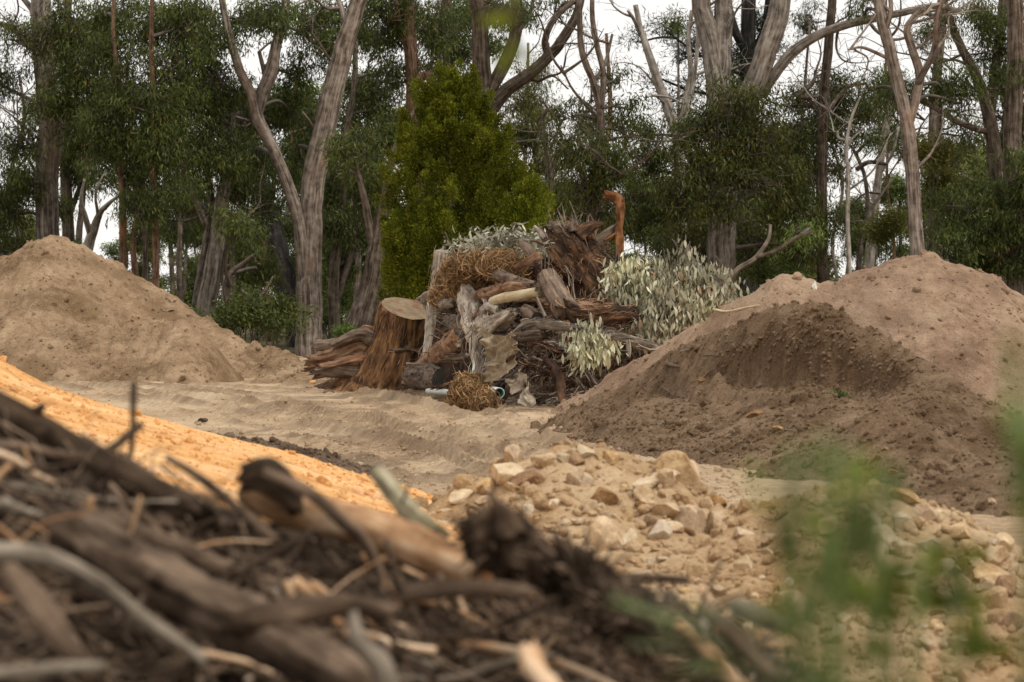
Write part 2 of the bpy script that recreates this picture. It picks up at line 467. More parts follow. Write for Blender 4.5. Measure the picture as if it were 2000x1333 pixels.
M['rubble'] = soil('tan rubble soil', (0.390, 0.243, 0.121), (0.595, 0.410, 0.234), (0.721, 0.534, 0.334), patch=(0.507, 0.304, 0.139), pscale=1.2, plo=.57, fine=1.8, bs=.8)
M['litter'] = soil('dark leaf litter', (0.018, 0.012, 0.008), (0.055, 0.036, 0.023), (0.123, 0.088, 0.060), patch=(0.104, 0.057, 0.030), pscale=5, plo=.55, fine=3., bs=.9)
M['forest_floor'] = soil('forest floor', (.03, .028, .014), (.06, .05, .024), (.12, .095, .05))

class Grid:
    """a height field sampled once, for fast lookups"""
    def __init__(s, zf, x0, x1, y0, y1, res):
        s.x0, s.y0, s.res = x0, y0, res; X, Y = np.meshgrid(np.arange(x0, x1, res), np.arange(y0, y1, res)); s.Z = zf(X, Y)
    def __call__(s, X, Y):
        X = np.asarray(X, float); Y = np.asarray(Y, float); h, w_ = s.Z.shape
        u = np.clip((X - s.x0) / s.res, 0, w_ - 1.001); v = np.clip((Y - s.y0) / s.res, 0, h - 1.001); i, j = u.astype(int), v.astype(int); a, b = u - i, v - j
        return (s.Z[j, i] * (1 - a) + s.Z[j, i + 1] * a) * (1 - b) + (s.Z[j + 1, i] * (1 - a) + s.Z[j + 1, i + 1] * a) * b

def hit(px, py, zf, d0, d1, n=500):
    """first point of a height field on the line of sight through a pixel"""
    ds = np.linspace(d0, d1, n); o = np.array([0, 0, CAM_H]); dirn = P(px, py, 1.0) - o; pts = o + dirn[None] * ds[:, None]
    k = np.nonzero(pts[:, 2] <= zf(pts[:, 0], pts[:, 1]))[0]
    return pts[k[0]] if len(k) else None
# ------------------------------------------------------------------ terrain
def sst(a, b, x):
    t = np.clip((x - a) / (b - a), 0, 1); return t * t * (3 - 2 * t)

def G(x, y):
    """height of the smooth ground"""
    x = np.asarray(x, float); y = np.asarray(y, float)
    return -0.32 * (1 - sst(13, 20.5, y)) + 0.42 * sst(60, 95, y) - 7.0 * sst(150, 420, y)

def smax(a, b, k=.15): return .5 * (a + b + np.sqrt((a - b) ** 2 + k * k))

def gp(px, py):
    d = FPX * CAM_H / (py - HOR); p = P(px, py, d); return p[0], p[1]

def near_line(X, Y, pts):
    """distance to, and arc length along, a polyline"""
    c = spline(pts, 14); s = np.concatenate([[0], np.cumsum(np.linalg.norm(np.diff(c, axis=0), axis=1))])
    best = np.full(X.shape, 1e9); arc = np.zeros(X.shape); sgn = np.zeros(X.shape)
    for i in range(len(c) - 1):
        a, b = c[i], c[i+1]; e = b - a; l2 = e @ e + 1e-9
        t = np.clip(((X - a[0]) * e[0] + (Y - a[1]) * e[1]) / l2, 0, 1)
        dx, dy = X - a[0] - t * e[0], Y - a[1] - t * e[1]; dd = np.hypot(dx, dy); k = dd < best
        best = np.where(k, dd, best); arc = np.where(k, s[i] + t * math.sqrt(l2), arc)
        sgn = np.where(k, np.sign(e[0] * dy - e[1] * dx), sgn)
    return best, arc, sgn

RUTS = [
    ([gp(120, 752), gp(450, 786), gp(750, 836), gp(950, 884), gp(1090, 935)], .42, .12),
    ([gp(240, 772), gp(430, 806), gp(640, 850), gp(800, 892), gp(900, 935)], .40, .10),
    ([gp(600, 752), gp(760, 784), gp(900, 826), gp(1010, 866), gp(1075, 905)], .40, .11),
    ([gp(700, 752), gp(850, 784), gp(985, 822), gp(1060, 856)], .34, .09),
    ([gp(330, 750), gp(560, 764), gp(760, 768), gp(1000, 812)], .40, .07),
    ([gp(150, 745), gp(420, 765), gp(600, 800), gp(800, 850), gp(1000, 930)], .30, .08)]

def ground_detail(X, Y):
    p = np.stack([X, Y], -1)
    c_, s_ = math.cos(R(38)), math.sin(R(38)); al = np.stack([(X * c_ - Y * s_) * .35, (X * s_ + Y * c_) * 2.2], -1)
    z = .006 * fbm(p * np.array([.5, .6]), 3, 3) + .006 * fbm(al, 3, 7) + .007 * fbm(p * 3.1, 3, 8) + .014 * np.maximum(fbm(p * 9.7, 3, 9), -.1)
    for k, (pts, hw, dep) in enumerate(RUTS):
        d, s, sg = near_line(X, Y, pts)
        rag = .75 + .35 * noise(np.stack([s * .6, sg * 3.0 + k], -1), 20 + k) + .35 * noise(np.stack([s * 3, d * 5], -1), 40 + k)
        rut = -dep * .4 * (1 - sst(hw * .75, hw, d)); berm = dep * .75 * np.exp(-((d - hw * 1.12) / (.10 * hw + .03)) ** 2) + dep * .3 * np.exp(-((d - hw * .45) / .045) ** 2); berm = berm * np.clip(rag, .0, 1.8)
        tread = .009 * np.sin(s * 2 * math.pi / .19 + sg * d * 6) * (1 - sst(hw * .7, hw, d))
        z = z + rut + berm + tread
    return z

def grid_faces(nx, ny):
    i = np.arange(ny - 1)[:, None] * nx; j = np.arange(nx - 1)[None]
    return np.stack([i + j, i + j + 1, i + nx + j + 1, i + nx + j], -1).reshape(-1, 4)

def sheet(name, xs, ys, zf, mat, kind='structure'):
    X, Y = np.meshgrid(xs, ys); Z = zf(X, Y)
    me = mk_mesh(name, np.stack([X, Y, Z], -1).reshape(-1, 3), [grid_faces(len(xs), len(ys))])
    return tag(link(name, me, mat), kind=kind)

def steps(*seg):
    out = []
    for a, b, n in seg: out += list(np.linspace(a, b, n, endpoint=False))
    return np.array(out + [seg[-1][1]])

xs = steps((-2500, -300, 5), (-300, -40, 8), (-40, -14, 16), (-14, -9.5, 40), (-9.5, 3.2, 200), (3.2, 8, 40), (8, 40, 20), (40, 300, 8), (300, 2500, 5))
ys = steps((-300, -20, 5), (-20, 9, 20), (9, 19, 50), (19, 30, 190), (30, 48, 260), (48, 66, 160), (66, 82, 40), (82, 150, 20), (150, 450, 16), (450, 4000, 10))
def ground_z(X, Y):
    k = sst(-14, -11, X) * (1 - sst(7, 12, X)) * sst(14, 17, Y) * (1 - sst(70, 80, Y))
    return G(X, Y) + np.where(k > 0, k * ground_detail(X, Y), 0)
gr = sheet('ground', xs, ys, ground_z, M['sand'])
def ground_damp(X, Y):
    p = np.stack([X, Y], -1); v = np.zeros(X.shape)
    for k, (pts, hw, dep) in enumerate(RUTS):
        d, s, sg = near_line(X, Y, pts); rag = .55 + .6 * noise(np.stack([s * .5, sg * 3.0 + k], -1), 20 + k) + .5 * noise(p * 5, 40 + k)
        v = np.maximum(v, np.exp(-((d - hw * 1.1) / .13) ** 2) * np.clip(rag, 0, 1) * 1.0)
        v = np.maximum(v, .30 * (np.sin(s * 2 * math.pi / .26 + sg * d * 5) > .3) * (d < hw * .8))
    for cx, cy, rx, ry in ((gp(780, 905) + (1.6, 4.5)), (gp(1020, 895) + (.9, 4.5)), (gp(540, 860) + (1.2, 5.)), (gp(1010, 812) + (1.3, 5.)), (gp(720, 775) + (2., 5.))):
        v = np.maximum(v, 1.25 * np.exp(-((X - cx) / rx) ** 2 - ((Y - cy) / ry) ** 2) * sst(-.25, .3, fbm(p * np.array([1.4, .9]), 4, 24)))
    return v * (Y < 70) * (Y > 14)
XX, YY = np.meshgrid(xs, ys); at_ = gr.data.attributes.new('damp_shade', 'FLOAT', 'POINT'); at_.data.foreach_set('value', np.ascontiguousarray(ground_damp(XX, YY).ravel(), np.float32))
def floor_z(X, Y):
    e = 71.5 + 1.8 * noise(np.stack([X * .25, X * 0], -1), 5)
    return G(X, Y) + .03 + .09 * fbm(np.stack([X, Y], -1) * .7, 4, 6) - .5 * (1 - sst(0, 2.5, Y - e))
sheet('forest_floor', steps((-2400, -45, 8), (-45, 45, 230), (45, 2400, 8)), steps((68, 110, 110), (110, 150, 40), (150, 420, 12), (420, 3800, 8)), floor_z, M['forest_floor'])

# loose crumbs of soil all over the bare ground
g = np.random.default_rng(21); mb = MB(); n = 9000
px = g.uniform(-60, 1500, n); py = 700 + 330 * g.random(n) ** .8
xy = np.array([gp(a, b) for a, b in zip(px, py)]); ok = (xy[:, 1] > 16) & (xy[:, 1] < 64); xy = xy[ok]
sc_ = np.clip(g.lognormal(-4.35, .55, len(xy)), .006, .06)
zz = ground_z(xy[:, 0], xy[:, 1])
scatter(mb, TINY, np.column_stack([xy, zz + sc_ * .2]), sc_, g)
tag(mb.build('soil_crumbs', M['sand'], smooth=False), 'loose crumbs of sandy soil strewn over the bare ground', 'soil', kind='stuff')

# ------------------------------------------------------------------ heaps of soil
def crest_fn(pts, smooth=.12):
    w3 = np.array([P(*p) for p in pts]); o = np.argsort(w3[:, 0]); w3 = w3[o]
    xs_ = np.linspace(w3[0, 0], w3[-1, 0], 400)
    z = np.interp(xs_, w3[:, 0], w3[:, 2]); y = np.interp(xs_, w3[:, 0], w3[:, 1])
    k = max(1, int(smooth / (xs_[1] - xs_[0])));
    ker = np.ones(2 * k + 1) / (2 * k + 1)
    zp = np.convolve(np.pad(z, k, 'edge'), ker, 'valid'); yp = np.convolve(np.pad(y, 4 * k, 'edge'), np.ones(8 * k + 1) / (8 * k + 1), 'valid')
    s0 = .6
    def f(X):
        zc = np.interp(X, xs_, zp); zc = np.where(X < xs_[0], zp[0] - (xs_[0] - X) * s0, zc); zc = np.where(X > xs_[-1], zp[-1] - (X - xs_[-1]) * s0, zc)
        return zc, np.interp(X, xs_, yp)
    return f

def tent(X, Y, f, kf, kb, e=.5, warp=.35, s=0):
    zc, yc = f(X); p = np.stack([X, Y], -1)
    d = Y - yc; wv = 1 - np.exp(-(d / 1.2) ** 2)
    d = d + warp * fbm(p * .55, 3, 60 + s) * wv
    k = np.where(d < 0, kf, kb) * (1 + .12 * fbm(np.stack([X * .8, X * 0 + s], -1), 3, 70 + s))
    return zc - k * (np.sqrt(d * d + e * e) - e)

def soil_noise(X, Y, a=.05, s=0, rill=.03):
    p = np.stack([X, Y], -1); wv = .5 * np.stack([noise(p * .9, 84 + s), noise(p * .9 + 9, 85 + s)], -1)
    r = fbm((p + wv * .5) * np.array([2.6, .45]), 3, 80 + s); r2 = noise((p + wv * .3) * np.array([6.5, 1.0]), 86 + s)
    big = fbm(p * .8 + wv, 4, 81 + s); lump = fbm(p * 4.2, 3, 82 + s); fine = fbm(p * 12, 2, 83 + s)
    step = np.tanh(6 * fbm(p * np.array([.7, 1.3]) + 3 + wv, 2, 87 + s)) * .5
    return 1.5 * a * big + a * .7 * step - rill * 1.3 * np.abs(r) - rill * .5 * np.abs(r2) + a * .6 * np.maximum(lump, -.15) + a * .45 * np.maximum(fine, -.2)

def heap(name, label, zf, x0, x1, y0, y1, res, mat, nclod=0, cs=-3.6, seed=0, cat='soil heap', ylim=None, clod_mat=None, cmax=.14, damp_shade=None, extra=None):
    t = thing(name, label, cat, ((x0 + x1) / 2, (y0 + y1) / 2, float(G((x0 + x1) / 2, (y0 + y1) / 2))))
    nx, ny = int((x1 - x0) / res), int((y1 - y0) / res)
    xs_, ys_ = np.linspace(x0, x1, nx), np.linspace(y0, y1, ny); X, Y = np.meshgrid(xs_, ys_)
    Z = zf(X, Y); gz = G(X, Y); keep = (Z > gz - .10).reshape(-1)
    Z = np.maximum(Z, gz - .3)
    F = grid_faces(nx, ny); F = F[keep[F].any(1)]
    u, inv = np.unique(F, return_inverse=True); V = np.stack([X, Y, Z], -1).reshape(-1, 3)[u]
    m = MB(); m.add(V, inv.reshape(F.shape)); so_ = m.build('slope', mat, t)
    if damp_shade is not None:
        at = so_.data.attributes.new('damp_shade', 'FLOAT', 'POINT'); at.data.foreach_set('value', np.ascontiguousarray(np.clip(damp_shade(V[:, 0], V[:, 1]), 0, 1), np.float32))
    if nclod:
        g = np.random.default_rng(300 + seed); ix = g.integers(0, len(V), nclod); q = V[ix].copy()
        q[:, :2] += g.uniform(-res, res, (nclod, 2)); s_ = np.clip(g.lognormal(cs, .6, nclod), .008, cmax)
        # crumbs roll down: larger ones near the foot
        hgt = q[:, 2] - G(q[:, 0], q[:, 1]); ok = (hgt > -.02); q, s_, hgt = q[ok], s_[ok], hgt[ok]
        s_ = s_ * np.where(hgt < .35, 1.35, 1); q[:, 2] = zf(q[:, 0], q[:, 1]) + s_ * .18
        m = MB(); scatter(m, CLODS, q, s_, g)
        if extra:                                   # larger clods caught on the freshly dug faces
            w_ = np.clip(damp_shade(V[:, 0], V[:, 1]), 0, 1) ** 2; ix = g.choice(len(V), extra[0], p=w_ / w_.sum()); q = V[ix].copy(); q[:, :2] += g.uniform(-res, res, (extra[0], 2)); s_ = np.clip(g.lognormal(extra[1], .5, extra[0]), .012, .09); q[:, 2] = zf(q[:, 0], q[:, 1]); scatter(m, CLODS, q, s_, g)
        tag(m.build('clods', clod_mat or mat, t, smooth=False), kind='stuff')
    return t

# left: grey-brown heap behind the yard
LM = crest_fn([(-330, 640, 67), (-160, 575, 67.5), (-60, 535, 68), (0, 507, 68), (35, 482, 68), (72, 459, 68), (103, 452, 68), (135, 466, 68), (185, 493, 68), (245, 524, 68), (305, 556, 68),
               (350, 582, 67.5), (400, 612, 67), (440, 634, 67), (475, 652, 66.5), (520, 676, 66), (560, 694, 65), (610, 716, 64), (660, 745, 63)])
LS = crest_fn([(-300, 700, 63.5), (-60, 678, 63.5), (60, 655, 63.5), (140, 632, 63.5), (220, 634, 63.3), (300, 634, 63), (350, 628, 62.6), (385, 634, 62.4), (415, 668, 62.2), (440, 705, 62), (480, 742, 61.8)])
LT = crest_fn([(470, 752, 60.5), (530, 722, 60.8), (580, 708, 61), (620, 716, 60.8), (660, 752, 60.6)])
def left_z(X, Y):
    a = tent(X, Y, LM, .62, .6, .35, .5, 1); b = tent(X, Y, LS, .55, .25, .22, .35, 2); c = tent(X, Y, LT, .5, .5, .25, .2, 3)
    z = smax(smax(a, b, .12), c, .1)
    for (cx, cy, r, dpt) in ((-9.9, 65.1, .5, .38), (-7.1, 64.3, .35, .2), (-11.6, 65.4, .9, .4), (-8.3, 61.9, .4, .2), (-8.9, 66.0, .4, .2)):
        z = z - dpt * np.exp(-(((X - cx) / r) ** 2 + ((Y - cy) / (r * .8)) ** 2))
    return z + soil_noise(X, Y, .12, 1, .11)
left_heap = heap('soil_heap', 'tall grey brown sandy heap with a pointed peak at the left edge', left_z, -16.5, -3.0, 56.5, 72, .058, M['mound_grey'], 3600, -4.05, 1)

# right: pale heap behind, dark dug-out heap in front of it
RP = crest_fn([(1010, 830, 43.2), (1045, 812, 43), (1085, 789, 42.6), (1150, 752, 42), (1250, 694, 41), (1330, 644, 40), (1400, 597, 39), (1455, 568, 38.4), (1500, 541, 38), (1530, 532, 38), (1570, 531, 38), (1612, 541, 38),
               (1640, 536, 38), (1700, 503, 38), (1750, 492, 38), (1790, 489, 38), (1830, 493, 38), (1880, 512, 38), (1905, 521, 38), (1950, 530, 38), (1962, 548, 38), (2000, 571, 38), (2100, 640, 38), (2230, 720, 38)], .06)
RD = crest_fn([(1050, 838, 36.5), (1090, 818, 36), (1150, 782, 35.2), (1250, 724, 34), (1330, 676, 33), (1390, 646, 32), (1450, 628, 31), (1500, 606, 30.5), (1535, 593, 30), (1590, 591, 30), (1640, 614, 29.6), (1690, 634, 29.2),
               (1740, 656, 28.8), (1790, 688, 28.2), (1840, 720, 27.8), (1900, 770, 27.4), (1970, 800, 27), (2100, 850, 27)], .08)
RE = crest_fn([(1500, 905, 25.0), (1580, 868, 25), (1660, 830, 25), (1740, 775, 25), (1790, 752, 25.2), (1850, 768, 25.2), (1920, 805, 25.2), (2000, 815, 25), (2100, 815, 25), (2200, 830, 25)], .1)
RF = crest_fn([(1480, 985, 21.6), (1600, 962, 21.4), (1700, 945, 21.2), (1800, 928, 21.1), (1900, 908, 21), (2000, 893, 21), (2150, 890, 21)], .12)
RG = crest_fn([(1120, 885, 28.6), (1240, 850, 28.4), (1360, 838, 28), (1450, 838, 27.6), (1540, 862, 27), (1650, 905, 26)], .12)
def pale_z(X, Y): return tent(X, Y, RP, .6, .6, .3, .35, 5) + soil_noise(X, Y, .055, 5, .09)
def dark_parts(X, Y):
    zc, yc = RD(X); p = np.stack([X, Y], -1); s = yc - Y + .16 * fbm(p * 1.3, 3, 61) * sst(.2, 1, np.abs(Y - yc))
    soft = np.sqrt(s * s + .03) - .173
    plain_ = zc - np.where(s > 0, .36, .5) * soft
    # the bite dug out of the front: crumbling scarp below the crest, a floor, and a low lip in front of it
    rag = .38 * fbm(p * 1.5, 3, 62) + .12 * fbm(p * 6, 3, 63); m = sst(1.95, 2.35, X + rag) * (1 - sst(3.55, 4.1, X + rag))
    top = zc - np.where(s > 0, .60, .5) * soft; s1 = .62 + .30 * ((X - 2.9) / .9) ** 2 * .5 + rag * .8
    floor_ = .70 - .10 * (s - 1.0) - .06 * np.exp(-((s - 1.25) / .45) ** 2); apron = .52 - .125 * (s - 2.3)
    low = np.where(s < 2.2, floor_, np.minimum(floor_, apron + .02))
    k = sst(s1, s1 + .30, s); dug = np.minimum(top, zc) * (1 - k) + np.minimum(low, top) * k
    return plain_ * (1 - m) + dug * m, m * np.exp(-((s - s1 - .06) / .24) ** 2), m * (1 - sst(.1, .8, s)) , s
def dark_z(X, Y):
    a, sc_, _, s = dark_parts(X, Y); b = tent(X, Y, RE, .55, .42, .14, .35, 7); c = tent(X, Y, RF, .4, .3, .3, .25, 8); p = np.stack([X, Y], -1)
    q2 = np.sqrt(((X - 4.0) / .55) ** 2 + ((Y - 24.75) / .32) ** 2) + .3 * fbm(p * 3, 3, 34); b = b - .20 * (1 - sst(.6, 1.0, q2))
    ap = .50 - .13 * np.clip(s - 2.2, 0, 9) - .5 * np.maximum(1.35 - X, 0) - .5 * np.maximum(-s + .3, 0) - .45 * np.maximum(X - 3.9, 0) - .7 * np.maximum(1.9 - s, 0)
    z = smax(smax(smax(a, ap, .05), b, .07), c, .12)
    return z + soil_noise(X, Y, .055, 6, .05) + .20 * sc_ * fbm(p * 5, 4, 35, .7)
def dug_damp_shade(X, Y):
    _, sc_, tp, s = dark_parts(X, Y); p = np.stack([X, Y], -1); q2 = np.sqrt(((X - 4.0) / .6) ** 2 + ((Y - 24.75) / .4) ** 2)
    return sc_ * 1.0 + .2 * tp + .9 * np.exp(-(q2 / .9) ** 2) + .35 * sst(.1, .5, fbm(p * .9, 3, 36)) * (s < 1.5)  # scarp and spur hollow darkened: painted shade as well as moist fresh soil
heap('soil_heap', 'large pale pinkish soil heap with a broad rounded top at the right', pale_z, -.3, 9.5, 32.5, 44.5, .05, M['mound_pale'], 3200, -4.4, 2)
heap('soil_heap', 'dark brown soil heap with a hollow dug into its front', dark_z, -.3, 7.2, 19.5, 37.5, .042, M['mound_dark'], 9000, -4.5, 3, damp_shade=dug_damp_shade, cmax=.09, extra=(1600, -4.2))

# left: bank of orange clay, and the dark soil along its foot
CB = [(-500, 560, 23), (-200, 632, 23), (-60, 683, 23), (0, 702, 23), (40, 722, 23), (70, 742, 23), (120, 762, 23), (220, 795, 23), (300, 816, 23), (450, 856, 23), (600, 893, 23), (720, 931, 23), (850, 966, 23), (980, 1003, 23)]
CBf = crest_fn(CB, .1)
def clay_z(X, Y):
    zc, yc = CBf(X); p = np.stack([X, Y], -1)
    u = X * .95 + (Y - yc) * .1; gro = fbm(np.stack([u * .22, (Y - X * .08) * 3.4], -1), 4, 41)
    near = np.minimum(Y - 14.2, 0) * .7
    z = zc - .6 * np.maximum(Y - yc, 0) + near + .035 * np.clip(yc - Y, 0, 9)
    return z + .008 * gro + .010 * fbm(p * 3.5, 3, 42) + .014 * np.maximum(fbm(p * 7, 4, 43, .6), -.05)
heap('clay_bank', 'bright orange clay bank sloping down behind the foreground branches', clay_z, -8.5, .6, 12.3, 26.5, .045, M['clay'], 5200, -4.7, 4, 'bank', cmax=.06)
WR = crest_fn([(380, 846, 26.5), (480, 858, 26.2), (560, 872, 26), (640, 889, 25.8), (720, 914, 25.5), (800, 940, 25.2), (880, 966, 25)], .1)
def wind_z(X, Y):
    p = np.stack([X, Y], -1); return tent(X, Y, WR, .2, .22, .25, .5, 10) + .05 * fbm(p * 2.2, 3, 45) + .035 * fbm(p * 7, 3, 46)
heap('soil_ridge', 'low crumbly ridge of dark soil along the foot of the orange bank', wind_z, -3.4, -.1, 22.8, 30, .042, M['windrow'], 1500, -4.5, 5, 'soil ridge', cmax=.05)

# near the middle and right: two heaps of broken stone and tan earth
K1 = crest_fn([(760, 1060, 19.5), (830, 1010, 19.5), (870, 975, 19.5), (920, 955, 19.5), (975, 930, 19.5), (1030, 908, 19.5), (1080, 893, 19.5), (1150, 893, 19.5), (1220, 900, 19.5), (1280, 912, 19.5), (1330, 945, 19.4), (1380, 985, 19.2), (1440, 1020, 19), (1500, 1050, 18.8)], .1)
K2 = crest_fn([(1400, 1060, 17.5), (1450, 1030, 17.5), (1500, 1000, 17.5), (1560, 972, 17.5), (1620, 958, 17.5), (1690, 952, 17.5), (1750, 962, 17.5), (1810, 990, 17.5), (1860, 1010, 17.4), (1900, 1030, 17.2), (1940, 1070, 17), (1975, 1110, 17), (2040, 1170, 16.8)], .1)
def rub_noise(X, Y, s):
    p = np.stack([X, Y], -1); return .09 * np.abs(noise(p * 3.0, s + 5)) + .06 * fbm(p * 2, 4, s) + .03 * np.maximum(fbm(p * 5.5, 3, s + 1), -.1) + .015 * fbm(p * 13, 2, s + 2)
def rub1_z(X, Y): return smax(tent(X, Y, K1, .34, .6, .25, .3, 11), .0 - .055 * (19.5 - Y) - .5 * np.maximum(np.abs(X - .45) - 1.7, 0) - .8 * np.maximum(Y - 19.3, 0), .12) + rub_noise(X, Y, 50)
def rub2_z(X, Y): return smax(tent(X, Y, K2, .32, .6, .25, .3, 12), -.08 - .055 * (17.5 - Y) - .5 * np.maximum(np.abs(X - 2.6) - 1.6, 0) - .8 * np.maximum(Y - 17.3, 0), .12) + rub_noise(X, Y, 54)
heap('rubble_heap', 'heap of tan earth and broken stone in the middle distance', rub1_z, -1.6, 2.6, 11.5, 21.2, .032, M['rubble'], 5200, -4.2, 6, 'rubble heap', cmax=.075)
heap('rubble_heap', 'heap of tan earth and stone behind the blurred green leaves', rub2_z, .7, 4.5, 10.5, 19, .032, M['rubble'], 5200, -4.2, 7, 'rubble heap', cmax=.075)
# ------------------------------------------------------------------ woodland
M['bark_grey'] = bark('grey gum bark', [(.32, (.060, .048, .038)), (.48, (.165, .140, .115)), (.66, (.31, .27, .225))], 13, .07, .9, .06, patch=(.19, .115, .07), plo=.6, pscale=.9)
M['bark_pink'] = bark('grey pink gum bark', [(.32, (.068, .050, .038)), (.48, (.195, .155, .122)), (.66, (.35, .295, .245))], 14, .07, .9, .06, patch=(.27, .145, .085), plo=.6, pscale=.8)
M['bark_red'] = bark('red brown stringy bark', [(.32, (.055, .030, .018)), (.48, (.14, .085, .055)), (.66, (.25, .16, .105))], 16, .07, .8, .05, patch=(.27, .135, .06), plo=.6, pscale=1.2)
M['bark_brown'] = bark('brown stringy bark', [(.32, (.036, .026, .019)), (.48, (.105, .080, .060)), (.66, (.21, .165, .13))], 14, .07, .9, .06)
M['bark_pale'] = bark('pale bare wood', [(.32, (.11, .092, .075)), (.48, (.27, .235, .195)), (.66, (.43, .39, .335))], 13, .08, .6, .03)
M['bark_burnt'] = bark('charred bark', [(.32, (.012, .011, .010)), (.5, (.03, .027, .025)), (.68, (.075, .067, .06))], 9, .12, .8, .05)
M['twig'] = plain('grey brown twigs', (.10, .082, .068), .9, .3, 3)
M['leaf_gum'] = leaf('dark gum leaves', [(0, (0.036, 0.050, 0.011)), (.45, (0.063, 0.083, 0.015)), (.8, (0.096, 0.116, 0.026)), (.955, (0.139, 0.156, 0.044)), (.985, (0.159, 0.119, 0.027)), (1, (0.199, 0.109, 0.027))], .22)
M['leaf_olive'] = leaf('olive gum leaves', [(0, (0.055, 0.078, 0.017)), (.5, (0.098, 0.132, 0.028)), (.9, (0.156, 0.189, 0.051)), (.97, (0.185, 0.189, 0.063)), (1, (0.231, 0.151, 0.042))], .28)
M['leaf_light'] = leaf('light gum leaves', [(0, (0.102, 0.109, 0.028)), (.5, (0.162, 0.170, 0.045)), (1, (0.251, 0.240, 0.075))], .35)
M['leaf_pine'] = leaf('dark needles', [(0, (.016, .024, .014)), (1, (.035, .048, .028))], .08, .6, .15)
M['leaf_cypress'] = leaf('yellow green cypress sprays', [(0, (0.053, 0.070, 0.008)), (.5, (0.116, 0.134, 0.011)), (.85, (0.203, 0.215, 0.020)), (.97, (0.295, 0.290, 0.029)), (1, (0.220, 0.139, 0.029))], .3, .7, .1)
M['leaf_shrub'] = leaf('fresh green shrub leaves', [(0, (.05, .085, .018)), (.5, (.09, .14, .028)), (1, (.15, .20, .05))], .35)
M['leaf_bronze'] = leaf('yellow olive shrub leaves', [(0, (0.072, 0.085, 0.016)), (.6, (0.143, 0.156, 0.029)), (1, (0.221, 0.195, 0.046))], .3)

def clump_pts(c, rad, n, g, thr=-.25, s=0):
    """spray centres in an uneven ellipsoid with holes"""
    c = np.asarray(c, float); rad = np.asarray(rad, float); out = []
    while len(out) < n:
        u = nrm(g.normal(0, 1, (n * 2, 3))) * (g.random((n * 2, 1)) ** .42)
        u = u * (1 + .35 * noise(u * 1.7 + s, s)[:, None])
        k = fbm(u * 2.4 + s * 1.7, 2, s + 3) > thr
        out += list(c + u[k] * rad)
    return np.array(out[:n])

def tufts(c, rad, n, g, s=0, each=8, tr=.21):
    """spray centres gathered into tufts with gaps between them"""
    nb = max(3, int(n / each)); B_ = clump_pts(c, rad, nb, g, -.2, s)
    ix = g.integers(0, nb, n); k = min(1.0, float(np.mean(rad)) / .6)
    return B_[ix] + g.normal(0, 1, (n, 3)) * np.array([tr, tr, tr * .95]) * k

def sprays(mb, C, per, spr, Ln, W, g, droop=.9, wild=.8, size_var=.35):
    n = len(C); N_ = n * per
    cc = np.repeat(C, per, 0); off = g.normal(0, 1, (N_, 3)) * np.array([spr, spr, spr * .75])
    off[:, 2] -= .25 * spr
    d = nrm(off) * .45 + np.array([0, 0, -droop]) + g.normal(0, 1, (N_, 3)) * wild
    s = g.uniform(1 - size_var, 1 + size_var, N_)
    leaf_quads(mb, cc + off, d, Ln * s, W * s, g)

